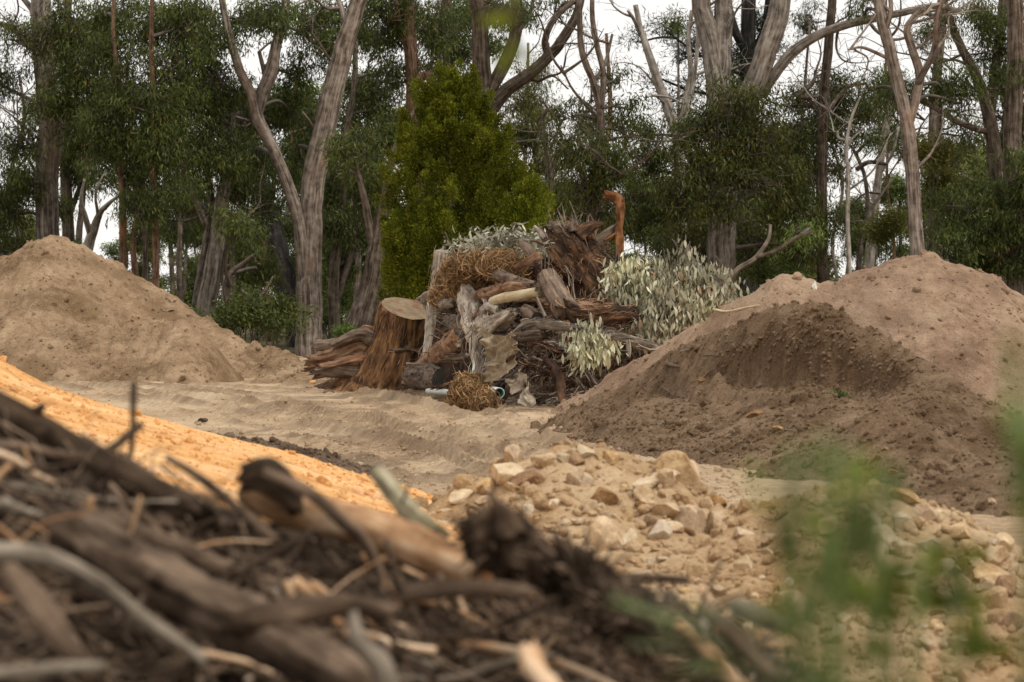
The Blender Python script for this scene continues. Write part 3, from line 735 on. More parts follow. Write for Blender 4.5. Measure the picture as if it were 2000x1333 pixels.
TREE_SEED = [0]
def tree(label, stems, d, bmat='bark_grey', clumps=(), lmat='leaf_gum', name='gum_tree', cat='tree', group=None, per=22, dens=1.0, seg=18, Ln=.165, W=.031, spr=.15, ridges=0.0, droop=1.35, flare=1.25, base=True, wander=.5, depth=1.0, bare=0, behind=False):
    """stems: pixel paths (first one from the foot up); clumps: (px, py, rx, ry[, depth offset]) of foliage"""
    TREE_SEED[0] += 1; sd = TREE_SEED[0]; g = np.random.default_rng(1000 + sd)
    p0, r0 = pix_path(stems[0], d, 7, wander, sd)
    gz = float(G(p0[0, 0], p0[0, 1])); t = thing(name, label, cat, (p0[0, 0], p0[0, 1], gz), group)
    tips = []; limbs = MB()
    for k, st in enumerate(stems):
        path, rad = pix_path(st, d, 7, wander, sd if k == 0 else sd * 31 + k)
        if k == 0 and base and path[0, 2] > gz - .1:
            nx = max(2, int((path[0, 2] - gz) / .5) + 1)
            ex = np.array([path[0] * (1 - u) + np.array([path[0, 0] + (path[0, 0] - path[min(3, len(path)-1), 0]) * .3 * u, path[0, 1], gz - .15]) * u for u in np.linspace(1, 0, nx, endpoint=False)])
            fl = np.linspace(flare, 1.02, nx)
            path = np.vstack([ex, path]); rad = np.concatenate([rad[0] * fl, rad])
        elif k > 0:
            # a limb starts on the stem it leaves: meet the nearest point in depth
            i = np.argmin(np.linalg.norm((p0 - path[0])[:, [0, 2]], axis=1)); dy = p0[i, 1] - path[0, 1]
            path[:, 1] += dy * np.linspace(1, .6, len(path))
        if len(path) > 5:
            jit = np.cumsum(g.normal(0, 1, (len(path), 3)), 0); jit -= np.linspace(0, 1, len(path))[:, None] * jit[-1]
            path = path + jit * .035 * rad.mean() * np.array([1, 1, .3])
        m = MB(); tube(m, path, rad, seg if rad.max() > .12 else 9, .06, 2.0, sd * 7 + k, True, ridges if rad.max() > .15 else 0, 13, furrow=.05 if rad.max() > .1 else 0)
        if k == 0: trunk_o = m.build('trunk', M[bmat], t)
        else: m.build('limb', M[bmat], trunk_o)
        tips.append(path)
    anchors = np.vstack(tips)
    if bare:
        bb = MB()
        for q in range(bare):
            pth = tips[g.integers(0, len(tips))]; i = g.integers(len(pth) // 3, len(pth)); a = pth[i]
            if a[2] < gz + 3.2: continue
            lx = g.choice([-1, 1]) * g.uniform(.5, 1.0); cur = a; dirn = np.array([lx, g.normal(0, .5), g.uniform(-.15, .75)]); ln = g.uniform(.35, .65); pts = [a]
            for _ in range(5):
                dirn = nrm(dirn + g.normal(0, .33, 3) + np.array([0, 0, .10])); cur = cur + dirn * ln; pts.append(cur)
            c_ = spline(pts, 3); r_ = np.linspace(g.uniform(.03, .055), .009, len(c_)); tube(bb, c_, r_, 5, .1, 2, sd + q, False)
            k_ = g.integers(3, len(c_), 11); e_ = c_[k_] + nrm(g.normal(0, 1, (11, 3)) + dirn * .6 + np.array([0, 0, .2])) * g.uniform(.3, .9, (11, 1)); twigs(bb, c_[k_], e_, .013, .004, .06, sd * 17 + q)
            f_ = e_ + nrm(g.normal(0, 1, (11, 3)) + nrm(e_ - c_[k_])) * g.uniform(.2, .5, (11, 1)); twigs(bb, e_, f_, .007, .003, .03, sd * 19 + q)
        if bb.n: tag(bb.build('bare_branches', M[bmat], t), kind='stuff')
    if len(clumps):
        cr = MB(); tw = MB(); nt_ = 0
        for q, cl in enumerate(clumps):
            dof = (cl[4] if len(cl) > 4 else g.uniform(-1.4, 1.4)); dof = dof * .8 + .55 if behind else dof; den = cl[5] if len(cl) > 5 else 1.0
            c = P(cl[0], cl[1], d + dof); rx, rz = cl[2] * (d + dof) / FPX, cl[3] * (d + dof) / FPX; ry = .5 * (rx + rz) * depth
            area = math.pi * cl[2] * cl[3]; leafpx = (Ln * W * .5 * .55) * ppm(d) ** 2
            nl = area * 1.85 * dens * den / leafpx; ns = max(5, int(nl / per))
            C = tufts(c, (rx, ry, rz), ns, g, sd * 13 + q)
            sprays(cr, C, per, spr * g.uniform(.85, 1.2), Ln, W, g, droop)
            # twigs: a branchlet from the stems to the clump, then fans to the sprays
            hub = c + np.array([0, 0, -rz * .45]); a = anchors[np.argmin(np.linalg.norm((anchors - hub) * np.array([1, .5, 1.6 ]), axis=1) + np.maximum(0, anchors[:, 2] - hub[2]) * 1.5)]
            bl = np.linalg.norm(hub - a)
            if bl < 5.5:
                mid = (a + hub) / 2 + np.array([g.normal(0, .12), g.normal(0, .12), .08]) * bl
                pth = spline([a, mid, hub, c + g.normal(0, .2, 3) * rx], 5); tube(tw, pth, np.linspace(.05, .018, len(pth)) * (1 + bl * .12), 5, .1, 2, sd, False)
            sel = C[g.random(len(C)) < .5]; k2 = len(sel)
            hubs = hub + (g.normal(0, .3, (k2, 3)) * np.array([rx, ry, rz]))
            twigs(tw, hubs, sel, .018, .006, .05, sd * 3 + q)
        cr.build('crown', M[lmat], t); tag(tw.build('twigs', M['twig'], t), kind='stuff')
    return t

# --- far background: slender gums and low scrub deep in the wood (alike trees share their meshes)
def proto_tree(seed, h, cw, lmat, bmat, ncl, per=26, Ln=.24, W=.055):
    g = np.random.default_rng(seed); t = bpy.data.objects.new('background_tree', None); COL.objects.link(t); t.location = (0, 0, 0)
    x = np.cumsum(g.normal(0, .16, 9)); y = np.cumsum(g.normal(0, .16, 9)); z = np.linspace(-.2, h * .9, 9)
    c = spline(np.column_stack([x - x[0], y - y[0], z]), 4); m = MB(); tube(m, c, np.linspace(.17, .035, len(c)), 8, .1, 2, seed); m.build('trunk', M[bmat], t)
    cr = MB(); tw = MB()
    for k in range(ncl):
        hz = h * g.uniform(.22, 1.0); a = g.uniform(0, 6.28); rr = cw * g.uniform(.15, .8) * (1.25 - hz / h * .6)
        i = int(np.clip((hz - .6) / (h * .9) * len(c), 2, len(c) - 1)); b = c[i]
        q = b + np.array([math.cos(a) * rr, math.sin(a) * rr, .5])
        C = tufts(q, (cw * .42, cw * .42, cw * .33), 34, g, seed * 5 + k); sprays(cr, C, per, .2, Ln, W, g)
        pth = spline([b, (b + q) / 2 + g.normal(0, .15, 3), q], 4); tube(tw, pth, np.linspace(.045, .015, len(pth)), 5, .1, 2, seed, False)
        twigs(tw, np.repeat(q[None], 10, 0), C[:10], .016, .006, .05, seed + k)
    cr.build('crown', M[lmat], t); tag(tw.build('twigs', M['twig'], t), kind='stuff')
    return t

def copy_tree(o, parent=None):
    c = o.copy(); COL.objects.link(c); c.parent = parent
    for ch in list(o.children): copy_tree(ch, c)
    return c

BG = [proto_tree(1, 9.5, 1.9, 'leaf_olive', 'bark_brown', 14), proto_tree(2, 8.0, 2.1, 'leaf_light', 'bark_grey', 13), proto_tree(3, 10.5, 1.8, 'leaf_olive', 'bark_grey', 15), proto_tree(4, 7.0, 1.8, 'leaf_light', 'bark_brown', 11)]
BGL = ['tall olive green gum deep in the background wood', 'broad light green gum deep in the background wood', 'slender olive gum deep in the background wood', 'short light green gum deep in the background wood']
used = [False] * 4
g = np.random.default_rng(77)
BGS = []
for k in range(56):
    px = -60 + 2120 * (k + g.uniform(-.4, .4)) / 56
    kind = int(g.choice(4, p=[.34, .27, .25, .14])); dd = g.uniform(112, 150); sz = g.uniform(.72, 1.12)
    if 150 < px < 250 or 1590 < px < 1730: sz *= .62                                # thinner wood where the sky shows low down
    if 990 < px < 1240: sz *= .8; kind = 3 if g.random() < .55 else 1
    if px < 430: sz *= .72
    if px < 430 and k % 3 == 1: continue
    BGS.append((px, dd, kind, sz))
for px, dd, kind, sz in BGS:
    o = BG[kind] if not used[kind] else copy_tree(BG[kind]); used[kind] = True
    q = P(px, 600, dd); o.location = (q[0], dd, float(G(q[0], dd))); o.rotation_euler = (0, 0, g.uniform(0, 6.28)); o.scale = (sz * 1.1, sz * 1.1, sz)
    tag(o, BGL[kind], 'tree', 'gum trees deep in the background wood')

def shrub(label, px, py, d, rx, ry, lmat, name='shrub', group=None, per=24, Ln=.10, W=.03, spr=.16, dens=1.2, droop=-.1, cat='shrub'):
    """a bush: several lobes of small leaves on thin stems; (px, py) its middle, rx, ry in pixels"""
    TREE_SEED[0] += 1; sd = TREE_SEED[0]; g = np.random.default_rng(4000 + sd); c = P(px, py, d); gz = float(G(c[0], d))
    t = thing(name, label, cat, (c[0], d, gz), group); cr = MB(); st = MB(); k = ppm(d); hub = np.array([c[0], d, gz])
    nl = max(4, int(rx * ry / 420)); leafpx = Ln * W * .5 * .55 * k * k; tot = math.pi * rx * ry * 2.1 * dens / leafpx; 
    for q in range(nl):
        u = nrm(g.normal(0, 1, 3)) * g.random() ** .4 * .72; cc = c + u * np.array([rx, rx, ry]) / k
        lr = np.array([rx, rx, ry]) / k * g.uniform(.3, .5)
        C = tufts(cc, lr, max(4, int(tot / nl / per)), g, sd * 7 + q, 5, spr); sprays(cr, C, per, spr * .75, Ln, W, g, droop, .7)
        pth = spline([hub + g.normal(0, .06, 3) * np.array([1, 1, 0]) + np.array([0, 0, -.05]), (hub + cc) / 2 + g.normal(0, .1, 3), cc], 5)
        tube(st, pth, np.linspace(.03, .01, len(pth)), 6, .1, 2, sd, False); twigs(st, np.repeat(cc[None], min(6, len(C)), 0), C[:6], .01, .005, .0, sd + q)
    cr.build('foliage', M[lmat], t); tag(st.build('stems', M['twig'], t), kind='stuff')
    return t

# slim bare-stemmed gums standing between the nearer trees and the far wood
g = np.random.default_rng(99)
for k in range(26):
    px = 20 + 1980 * (k + g.uniform(-.4, .4)) / 26; d = g.uniform(94, 122); w_ = g.uniform(7, 15); ln = g.normal(0, 26); tp = g.uniform(-30, 260); b0 = g.normal(0, 7)
    st = [[(px, 600, w_), (px + ln * .3 + b0, 480, w_ * .92), (px + ln * .5 - b0, 360, w_ * .82), (px + ln * .8 + b0, 240, w_ * .7), (px + ln, tp, w_ * .45)], [(px + ln * .55 - b0 * .6, 350, w_ * .5), (px + ln * .5 + g.choice([-1, 1]) * g.uniform(25, 45), 270, w_ * .36), (px + ln * .5 + g.normal(0, 50), 190, w_ * .22)]]
    cl = [(px + ln + g.normal(0, 30), tp + 40 + g.normal(0, 25), g.uniform(30, 46), g.uniform(26, 40), g.uniform(-1, 1), .7), (px + ln * .6 + g.normal(0, 36), 320 + g.normal(0, 40), g.uniform(28, 42), g.uniform(24, 36), g.uniform(-1, 1), .7)] if not (1000 < px < 1250 and tp < 120) else []
    tree('slim bare stemmed gum standing among the trees in the mid wood', st, d, ['bark_brown', 'bark_grey', 'bark_brown', 'bark_red'][k % 4], cl, ['leaf_gum', 'leaf_olive'][k % 2], name='slim_gum', group='slim gums in the mid wood', bare=3, seg=10, wander=.3)

# low dark scrub along the foot of the wood
g = np.random.default_rng(88)
for k in range(24):
    px = -20 + 2060 * (k + g.uniform(-.35, .35)) / 24; d = g.uniform(92, 110); ry = g.uniform(38, 70)
    shrub('scrubby bush at the shaded foot of the wood', px, 632 - ry * g.uniform(.35, .9), d, g.uniform(45, 75), ry, ['leaf_olive', 'leaf_light', 'leaf_gum'][k % 3], 'scrub_bush', 'scrub bushes along the foot of the wood', 22, .17, .045, .26, .8, .4)

# --- the trees one can tell apart, left to right
tree('thick straight grey gum rising behind the peak of the left heap', [[(96, 520, 46), (95, 440, 45), (97, 340, 45), (101, 250, 45), (92, 150, 43), (84, 60, 41), (78, -40, 38)],
     [(84, 105, 15), (55, 90, 13), (25, 55, 11), (-20, 40, 9)], [(78, 60, 14), (60, 20, 12), (30, -20, 10)], [(92, 210, 10), (50, 190, 8), (10, 170, 6)]], 84, 'bark_grey',
     [(55, 60, 60, 45), (5, 150, 55, 45, 0, .7), (150, 50, 70, 60, -1), (165, 120, 60, 50, -1.2), (40, 270, 55, 45, 0, .8), (130, 190, 70, 50, -1.3), (20, 390, 55, 60, 0, .9), (165, 255, 55, 50, -1.3), (10, 480, 45, 40, 1, .9), (55, 345, 50, 35, -.8)], bare=6)
tree('dark brown gum just right of the thick grey trunk', [[(137, 510, 26), (136, 440, 24), (132, 330, 22), (134, 220, 20), (128, 100, 18), (135, -30, 15)], [(136, 420, 12), (155, 370, 10), (172, 310, 8), (175, 240, 6)]], 92, 'bark_brown',
     [(160, 330, 55, 50), (190, 270, 60, 50), (120, 60, 60, 50), (190, 190, 60, 50), (110, 400, 28, 34)], bare=4)
tree('pale twisted leaning gum low behind the left heap', [[(165, 510, 24), (178, 465, 20), (188, 435, 16), (198, 412, 11), (222, 390, 7), (250, 372, 4)], [(178, 462, 14), (168, 425, 11), (160, 390, 8), (166, 350, 5)], [(195, 418, 7), (190, 380, 5), (205, 340, 3)]], 88, 'bark_pale', [(195, 330, 40, 35, 0, .8), (255, 330, 45, 40, 0, .7)], 'leaf_olive')
tree('slim red brown gum sapling, left of the orange streaked one', [[(241, 545, 16), (240, 470, 15), (238, 390, 14), (234, 280, 13), (230, 170, 11), (221, 60, 9), (226, -40, 7)]], 80, 'bark_red',
     [(215, 90, 60, 60), (255, 175, 60, 55), (210, 225, 55, 50), (260, 265, 60, 45), (225, 20, 70, 40), (270, 340, 42, 42), (215, 300, 40, 40)], behind=True)
tree('slim sapling with orange streaked bark behind the left heap', [[(304, 575, 15), (304, 500, 14), (302, 400, 13), (299, 300, 13), (301, 200, 11), (296, 110, 10), (298, -40, 8)]], 79, 'bark_red',
     [(290, 50, 65, 50), (330, 120, 65, 55), (295, 190, 55, 45), (340, 210, 60, 50), (330, 290, 50, 45), (350, 40, 60, 45), (300, 270, 50, 40), (330, 360, 50, 42), (280, 395, 36, 40)], behind=True)
tree('thin straight brown gum between the two slim saplings', [[(284, 560, 11), (284, 480, 10), (281, 400, 9), (276, 300, 8)]], 98, 'bark_brown', [(270, 300, 50, 45), (285, 380, 40, 40), (272, 455, 28, 36)])
tree('very thin dark gum stem standing by the grey leaning trunk', [[(352, 600, 12), (350, 520, 11), (352, 430, 10), (346, 340, 8), (350, 240, 7)]], 104, 'bark_brown', [(355, 290, 55, 50), (360, 370, 50, 45), (345, 440, 40, 40)])
tree('stout grey gum leaning right with a pale slender twin stem', [[(400, 610, 40), (411, 550, 37), (424, 480, 34), (433, 410, 30), (441, 365, 26), (452, 300, 20), (455, 220, 14)],
     [(382, 600, 17), (390, 540, 17), (404, 470, 17), (413, 420, 15), (410, 365, 13), (402, 320, 11), (396, 290, 8)], [(404, 440, 14), (384, 390, 12), (368, 340, 9), (350, 310, 6)], [(440, 400, 9), (443, 470, 8), (440, 540, 9), (437, 590, 10)]], 83, 'bark_grey',
     [(390, 215, 60, 55), (420, 140, 60, 60), (440, 285, 60, 55), (475, 210, 50, 50, 2), (380, 300, 55, 45), (465, 360, 50, 50), (400, 60, 70, 55), (350, 180, 50, 45), (370, 390, 40, 38, 2)], bare=4)
tree('bent brown sapling with bare forked limbs right of the leaning gum', [[(444, 655, 13), (447, 600, 13), (440, 565, 12), (450, 535, 11), (475, 515, 10), (495, 500, 8)], [(447, 560, 8), (436, 520, 8), (440, 470, 7), (445, 420, 5)], [(470, 570, 8), (500, 585, 9), (520, 560, 5), (532, 540, 3)], [(498, 590, 9), (500, 630, 8), (502, 665, 8)]], 80, 'bark_brown', [(470, 440, 50, 45), (500, 520, 45, 40, 3)], 'leaf_olive', bare=3)
tree('big pale grey gum with a long straight trunk leaning right and a forked second stem', [[(603, 692, 54), (606, 640, 52), (609, 580, 51), (606, 510, 48), (604, 435, 46), (612, 350, 45), (630, 260, 44), (650, 175, 42), (672, 95, 38), (692, 30, 34), (712, -40, 32)],
     [(598, 610, 34), (590, 520, 27), (580, 430, 25), (556, 350, 24), (525, 280, 23), (500, 232, 25), (485, 180, 20), (462, 130, 18), (444, 65, 15), (432, 0, 13), (425, -40, 12)],
     [(497, 225, 24), (512, 180, 26), (527, 140, 27), (536, 95, 22), (552, 40, 18), (560, -30, 15)], [(510, 205, 10), (515, 150, 9), (505, 100, 8)], [(676, 70, 12), (668, 25, 11), (655, -15, 10)], [(618, 262, 7), (606, 240, 5), (590, 218, 3)], [(495, 238, 6), (475, 232, 5), (460, 227, 4)]], 82, 'bark_pink',
     [(520, 30, 60, 40, -1), (470, 25, 60, 40, 1), (600, 45, 50, 45, 2), (580, 130, 42, 42, 3), (570, 200, 36, 40, 3), (590, 290, 36, 50, 4), (545, 230, 30, 40, 4), (640, 90, 40, 50, 5), (630, 20, 45, 40, 3), (560, 350, 36, 40, 6), (505, 300, 36, 45, 5), (510, 380, 42, 44, 6)], seg=26, bare=4)
tree('dead charred black trunk leaning behind the big pale gum', [[(580, 640, 44), (566, 580, 44), (552, 520, 42), (538, 460, 38), (522, 400, 30), (510, 350, 18)], [(545, 470, 12), (520, 455, 8), (490, 430, 5)]], 92, 'bark_burnt', name='dead_tree', bare=3)
tree('tall gum with hanging dark leaves behind the big pale trunk', [[(655, 650, 24), (652, 560, 22), (660, 470, 20), (668, 380, 18), (672, 280, 15), (690, 180, 12), (695, 80, 10)], [(652, 600, 18), (672, 540, 14), (690, 480, 12), (700, 400, 9), (705, 330, 7)]], 92, 'bark_brown',
     [(705, 60, 55, 50), (735, 200, 55, 50), (690, 250, 50, 45), (745, 270, 55, 45), (690, 340, 45, 45), (650, 420, 36, 50), (700, 440, 45, 55), (660, 520, 36, 50), (735, 350, 36, 45), (740, 130, 40, 40, 0, .6), (690, 150, 36, 36), (650, 330, 30, 40), (545, 500, 40, 50, 4), (560, 420, 36, 40, 4)])
tree('stout dark gum with an arching pale limb left of the cypress', [[(700, 650, 66), (712, 610, 58), (724, 560, 46), (733, 510, 40), (741, 460, 30), (748, 410, 24), (757, 350, 17), (770, 300, 14), (788, 255, 12), (812, 215, 11), (838, 180, 10)], [(733, 500, 20), (722, 440, 17), (712, 390, 14), (700, 345, 11), (688, 290, 8)], [(745, 590, 14), (770, 560, 13), (800, 580, 13), (830, 600, 10)]], 80, 'bark_brown', [(680, 290, 45, 40), (712, 330, 40, 36)], 'leaf_olive')
tree('straight red brown gum rising behind the left of the cypress', [[(812, 400, 30), (808, 260, 28), (806, 190, 27), (803, 100, 27), (798, 20, 25), (794, -40, 24)], [(806, 170, 20), (830, 150, 17), (848, 175, 17), (855, 260, 14)], [(800, 90, 14), (770, 60, 12), (745, 30, 9)]], 86, 'bark_red',
     [(765, 60, 60, 45), (850, 50, 55, 45), (790, 20, 50, 35), (745, 10, 60, 40), (845, 120, 35, 36), (760, 150, 40, 30, 0, .6)], bare=4)
tree('dark gum stem hidden in leaves above the cypress tip', [[(880, 300, 24), (876, 150, 23), (874, 60, 22), (872, -40, 20)]], 95, 'bark_brown', [(880, 40, 55, 40), (905, 100, 42, 40), (860, 85, 40, 36), (915, 20, 45, 35)])
tree('broad brown gum with a great limb sweeping right above the cypress', [[(958, 330, 46), (950, 220, 43), (944, 130, 37), (938, 50, 32), (925, -40, 28)], [(955, 215, 34), (985, 180, 28), (1025, 150, 25), (1062, 118, 23), (1092, 82, 21), (1120, 40, 18), (1140, -20, 15)],
     [(950, 190, 26), (985, 125, 26), (1004, 70, 24), (1008, 20, 22), (1003, -40, 20)], [(1070, 110, 14), (1064, 85, 14), (1075, 50, 13), (1100, 20, 11), (1130, 0, 9)], [(1010, 70, 8), (1035, 30, 7), (1045, -20, 6)], [(1030, 150, 6), (1050, 160, 5), (1080, 150, 4), (1110, 175, 3)]], 84, 'bark_brown',
     [(945, 30, 45, 35), (985, 10, 50, 30), (1040, 20, 40, 25, 0, .5), (1085, 10, 40, 25, 0, .6), (960, 95, 26, 30, 2)], seg=18, bare=7)
tree('pale green airy gum right of the cypress', [[(1060, 560, 16), (1052, 430, 14), (1048, 330, 12), (1040, 230, 9), (1030, 160, 6)], [(1050, 350, 8), (1075, 290, 6), (1095, 240, 4)]], 100, 'bark_grey', [(1015, 190, 45, 45, 0, .9), (1050, 140, 36, 34, 0, .6), (1035, 260, 50, 45, 0, .9), (1080, 210, 36, 36, 0, .5), (1070, 310, 45, 42, 0, .9), (1045, 370, 45, 45, 0, 1), (1095, 390, 36, 40, 0, .9)], 'leaf_light')
tree('dark crooked gum with bare forked top behind the root ball', [[(1152, 520, 22), (1155, 430, 20), (1163, 350, 19), (1170, 280, 18), (1172, 220, 16), (1160, 165, 14), (1142, 120, 13), (1133, 70, 12), (1132, 0, 10)], [(1172, 215, 14), (1178, 150, 12), (1165, 90, 11), (1157, 40, 10), (1156, -30, 9)], [(1150, 400, 10), (1135, 340, 9), (1120, 300, 6)], [(1160, 160, 8), (1180, 130, 7), (1195, 70, 5)], [(1165, 340, 9), (1195, 350, 10), (1225, 340, 9)], [(1172, 240, 8), (1120, 180, 5), (1095, 130, 3)]], 78, 'bark_brown',
     [(1105, 295, 45, 40, 0, .8), (1160, 285, 50, 45), (1205, 150, 30, 28, 0, .7), (1215, 240, 45, 36, 0, .9), (1140, 365, 45, 45), (1195, 330, 45, 40), (1120, 215, 36, 36, 0, .5), (1190, 400, 40, 40), (1235, 200, 30, 30, 0, .5)], bare=8)
tree('bare bleached gum with pale broken branches against the sky', [[(1330, 500, 26), (1330, 400, 25), (1326, 280, 24), (1308, 220, 21), (1285, 160, 18), (1264, 100, 15), (1250, 55, 12), (1241, 10, 10)], [(1326, 265, 15), (1338, 200, 13), (1350, 140, 11), (1345, 80, 9), (1352, 20, 8)], [(1330, 250, 11), (1350, 190, 9), (1362, 100, 8), (1365, 20, 7)], [(1254, 65, 8), (1240, 35, 7), (1228, 18, 6)], [(1300, 200, 5), (1280, 185, 4), (1262, 190, 3)]], 85, 'bark_pale',
     [(1262, 310, 55, 50), (1300, 400, 55, 45), (1245, 430, 45, 45), (1275, 250, 40, 34, 0, .8), (1240, 370, 45, 40), (1300, 480, 45, 36)], bare=4)
tree('black pine with tufts of dark needles behind the pale forked trunks', [[(1462, 300, 34), (1462, 180, 32), (1460, 90, 30), (1463, -40, 28)], [(1462, 110, 20), (1435, 60, 16), (1420, 0, 12)], [(1462, 120, 16), (1490, 60, 13), (1500, -10, 10)], [(1455, 150, 8), (1370, 110, 6), (1300, 60, 4)], [(1455, 190, 8), (1360, 180, 6), (1280, 150, 4)]], 104, 'bark_burnt',
     [(1250, 75, 22, 16, 0), (1300, 50, 26, 18, 0), (1325, 110, 30, 22, 0), (1285, 150, 22, 16, 0), (1355, 165, 26, 26, 0), (1380, 60, 22, 26, 0), (1430, 90, 36, 40, 0), (1480, 40, 36, 44, 0), (1510, 95, 26, 30, 0), (1355, 80, 22, 22, 0), (1310, 190, 22, 22, 0)], 'leaf_pine', name='pine_tree', per=40, Ln=.26, W=.03, spr=.26, droop=-.3, dens=.75)
tree('massive grey gum with two thick smooth trunks and a long bare limb', [[(1408, 540, 58), (1410, 470, 56), (1412, 400, 56), (1416, 320, 56), (1414, 240, 54), (1404, 165, 48), (1392, 95, 42), (1374, 30, 38), (1362, -40, 36)], [(1425, 290, 50), (1452, 215, 46), (1478, 150, 44), (1500, 90, 43), (1518, 40, 42), (1532, -40, 38)], [(1406, 165, 42), (1412, 80, 38), (1418, -40, 34)],
     [(1488, 185, 24), (1512, 148, 22), (1545, 105, 21), (1595, 70, 19), (1650, 48, 17), (1710, 34, 16), (1770, 22, 14), (1830, 10, 12), (1880, 22, 9)], [(1700, 36, 8), (1720, 60, 7), (1750, 75, 6), (1790, 66, 5)]], 80, 'bark_grey',
     [(1440, 195, 70, 42, -2), (1395, 250, 70, 45, -2), (1480, 265, 70, 50, -2), (1375, 325, 65, 50, -2), (1470, 340, 70, 50, -2), (1330, 395, 55, 45, -2), (1440, 410, 50, 36, -2.5, .7), (1535, 340, 55, 45, -1), (1520, 415, 60, 50, -1), (1345, 250, 36, 34, -2), (1560, 470, 50, 40, 0), (1470, 470, 55, 42, 2), (1350, 470, 50, 40, 1)], seg=26, bare=5)
tree('crooked low limb bent over the leafy branch on the heap', [[(1418, 560, 12), (1440, 528, 11), (1475, 505, 10), (1500, 470, 8), (1505, 440, 6)], [(1478, 503, 8), (1520, 488, 7), (1560, 462, 6), (1590, 452, 4)]], 74, 'bark_brown', [(1560, 440, 40, 30, 1, .7)], 'leaf_olive', name='bent_sapling')
tree('straight slender brown gum left of the pale bare stems', [[(1608, 560, 25), (1607, 470, 23), (1607, 380, 22), (1608, 280, 21), (1612, 180, 19), (1620, 90, 18), (1627, -30, 17)], [(1610, 250, 10), (1580, 200, 8), (1555, 190, 5)], [(1612, 220, 10), (1650, 175, 8), (1690, 165, 5)]], 82, 'bark_brown',
     [(1578, 195, 55, 36), (1550, 262, 50, 42), (1640, 185, 50, 34), (1618, 255, 50, 40), (1592, 330, 40, 40), (1685, 215, 45, 32), (1565, 390, 40, 40), (1628, 140, 36, 22, 0, .6), (1640, 320, 26, 30, 0, .6), (1592, 445, 36, 36)], bare=7)
tree('thin bare white stem to the right of the slender brown gum', [[(1660, 560, 10), (1657, 500, 10), (1654, 420, 9), (1656, 340, 8), (1652, 290, 7), (1662, 235, 6), (1680, 190, 4)], [(1653, 300, 5), (1668, 270, 4), (1690, 250, 3)]], 78, 'bark_pale', name='dead_sapling', bare=3)
tree('dark thin leaning stem behind the white one', [[(1676, 560, 12), (1680, 480, 11), (1695, 420, 10), (1690, 350, 8), (1672, 300, 7)], [(1690, 425, 7), (1715, 390, 6), (1745, 350, 4)], [(1676, 330, 10), (1700, 316, 9), (1735, 320, 7)]], 90, 'bark_brown', [(1650, 420, 30, 34, 0, .6), (1700, 260, 34, 30, 0, .5)], bare=4)
tree('pale grey gum leaning slightly right in the gap of sky', [[(1693, 560, 20), (1700, 480, 19), (1710, 400, 17), (1718, 330, 15), (1728, 260, 13), (1742, 190, 10)], [(1716, 340, 7), (1740, 300, 6), (1752, 250, 4)]], 96, 'bark_pale', [(1742, 190, 42, 36), (1720, 240, 36, 30, 0, .7)], bare=5)
tree('forked brown gum rising behind the pale heap, charred at its foot', [[(1796, 540, 31), (1792, 470, 29), (1787, 390, 28), (1779, 300, 28), (1772, 235, 27), (1758, 175, 25), (1740, 105, 24), (1724, 45, 23), (1712, -40, 22)], [(1778, 245, 20), (1795, 185, 19), (1800, 140, 18), (1784, 90, 16), (1776, 50, 14), (1810, 10, 11)], [(1798, 160, 14), (1830, 95, 13), (1835, 30, 12), (1850, -30, 10)], [(1740, 110, 8), (1690, 90, 6), (1660, 95, 4)], [(1735, 60, 10), (1745, 20, 9), (1740, -30, 9)]], 78, 'bark_pink',
     [(1745, 175, 40, 34, 2), (1840, 155, 45, 38, 2), (1875, 185, 45, 38, 2), (1700, 165, 36, 26, 2, .6), (1850, 30, 40, 30, 2, .5), (1690, 20, 40, 26, 2, .5)], bare=12)
tree('brown gum with a long limb reaching left at the right side', [[(1952, 560, 34), (1950, 400, 32), (1944, 315, 30), (1937, 250, 28), (1924, 190, 23), (1898, 130, 19), (1872, 80, 17), (1845, 20, 14), (1830, -30, 12)], [(1938, 262, 14), (1900, 252, 13), (1862, 236, 12), (1825, 212, 11), (1795, 198, 9)], [(1930, 225, 20), (1940, 150, 20), (1952, 70, 20), (1962, -40, 20)], [(1900, 140, 7), (1860, 120, 5), (1820, 130, 3)]], 84, 'bark_brown',
     [(1962, 120, 45, 60), (1985, 210, 45, 55), (1930, 40, 45, 40), (1962, 300, 42, 45), (1990, 50, 45, 50), (1905, 20, 36, 30, 0, .6), (1925, 100, 30, 34, 0, .6)], bare=12)
tree('dark brown trunk seen between the forks of the gum behind the pale heap', [[(1822, 480, 24), (1820, 350, 22), (1822, 250, 21), (1828, 150, 19), (1838, 60, 18), (1848, -40, 16)]], 98, 'bark_brown', [(1855, 300, 40, 40), (1880, 250, 36, 34, 0, .7), (1870, 360, 40, 40)], bare=6)
tree('dark leafy gum filling the right edge', [[(1985, 560, 40), (1982, 400, 38), (1978, 250, 36), (1985, 100, 34), (1980, -40, 30)]], 81, 'bark_brown',
     [(1960, 380, 55, 55), (1900, 430, 55, 50), (1995, 330, 50, 60), (1990, 470, 60, 60), (1930, 500, 55, 50), (1995, 150, 50, 60), (1870, 480, 45, 40), (1860, 400, 42, 42), (1995, 400, 45, 55), (1950, 450, 45, 45)])

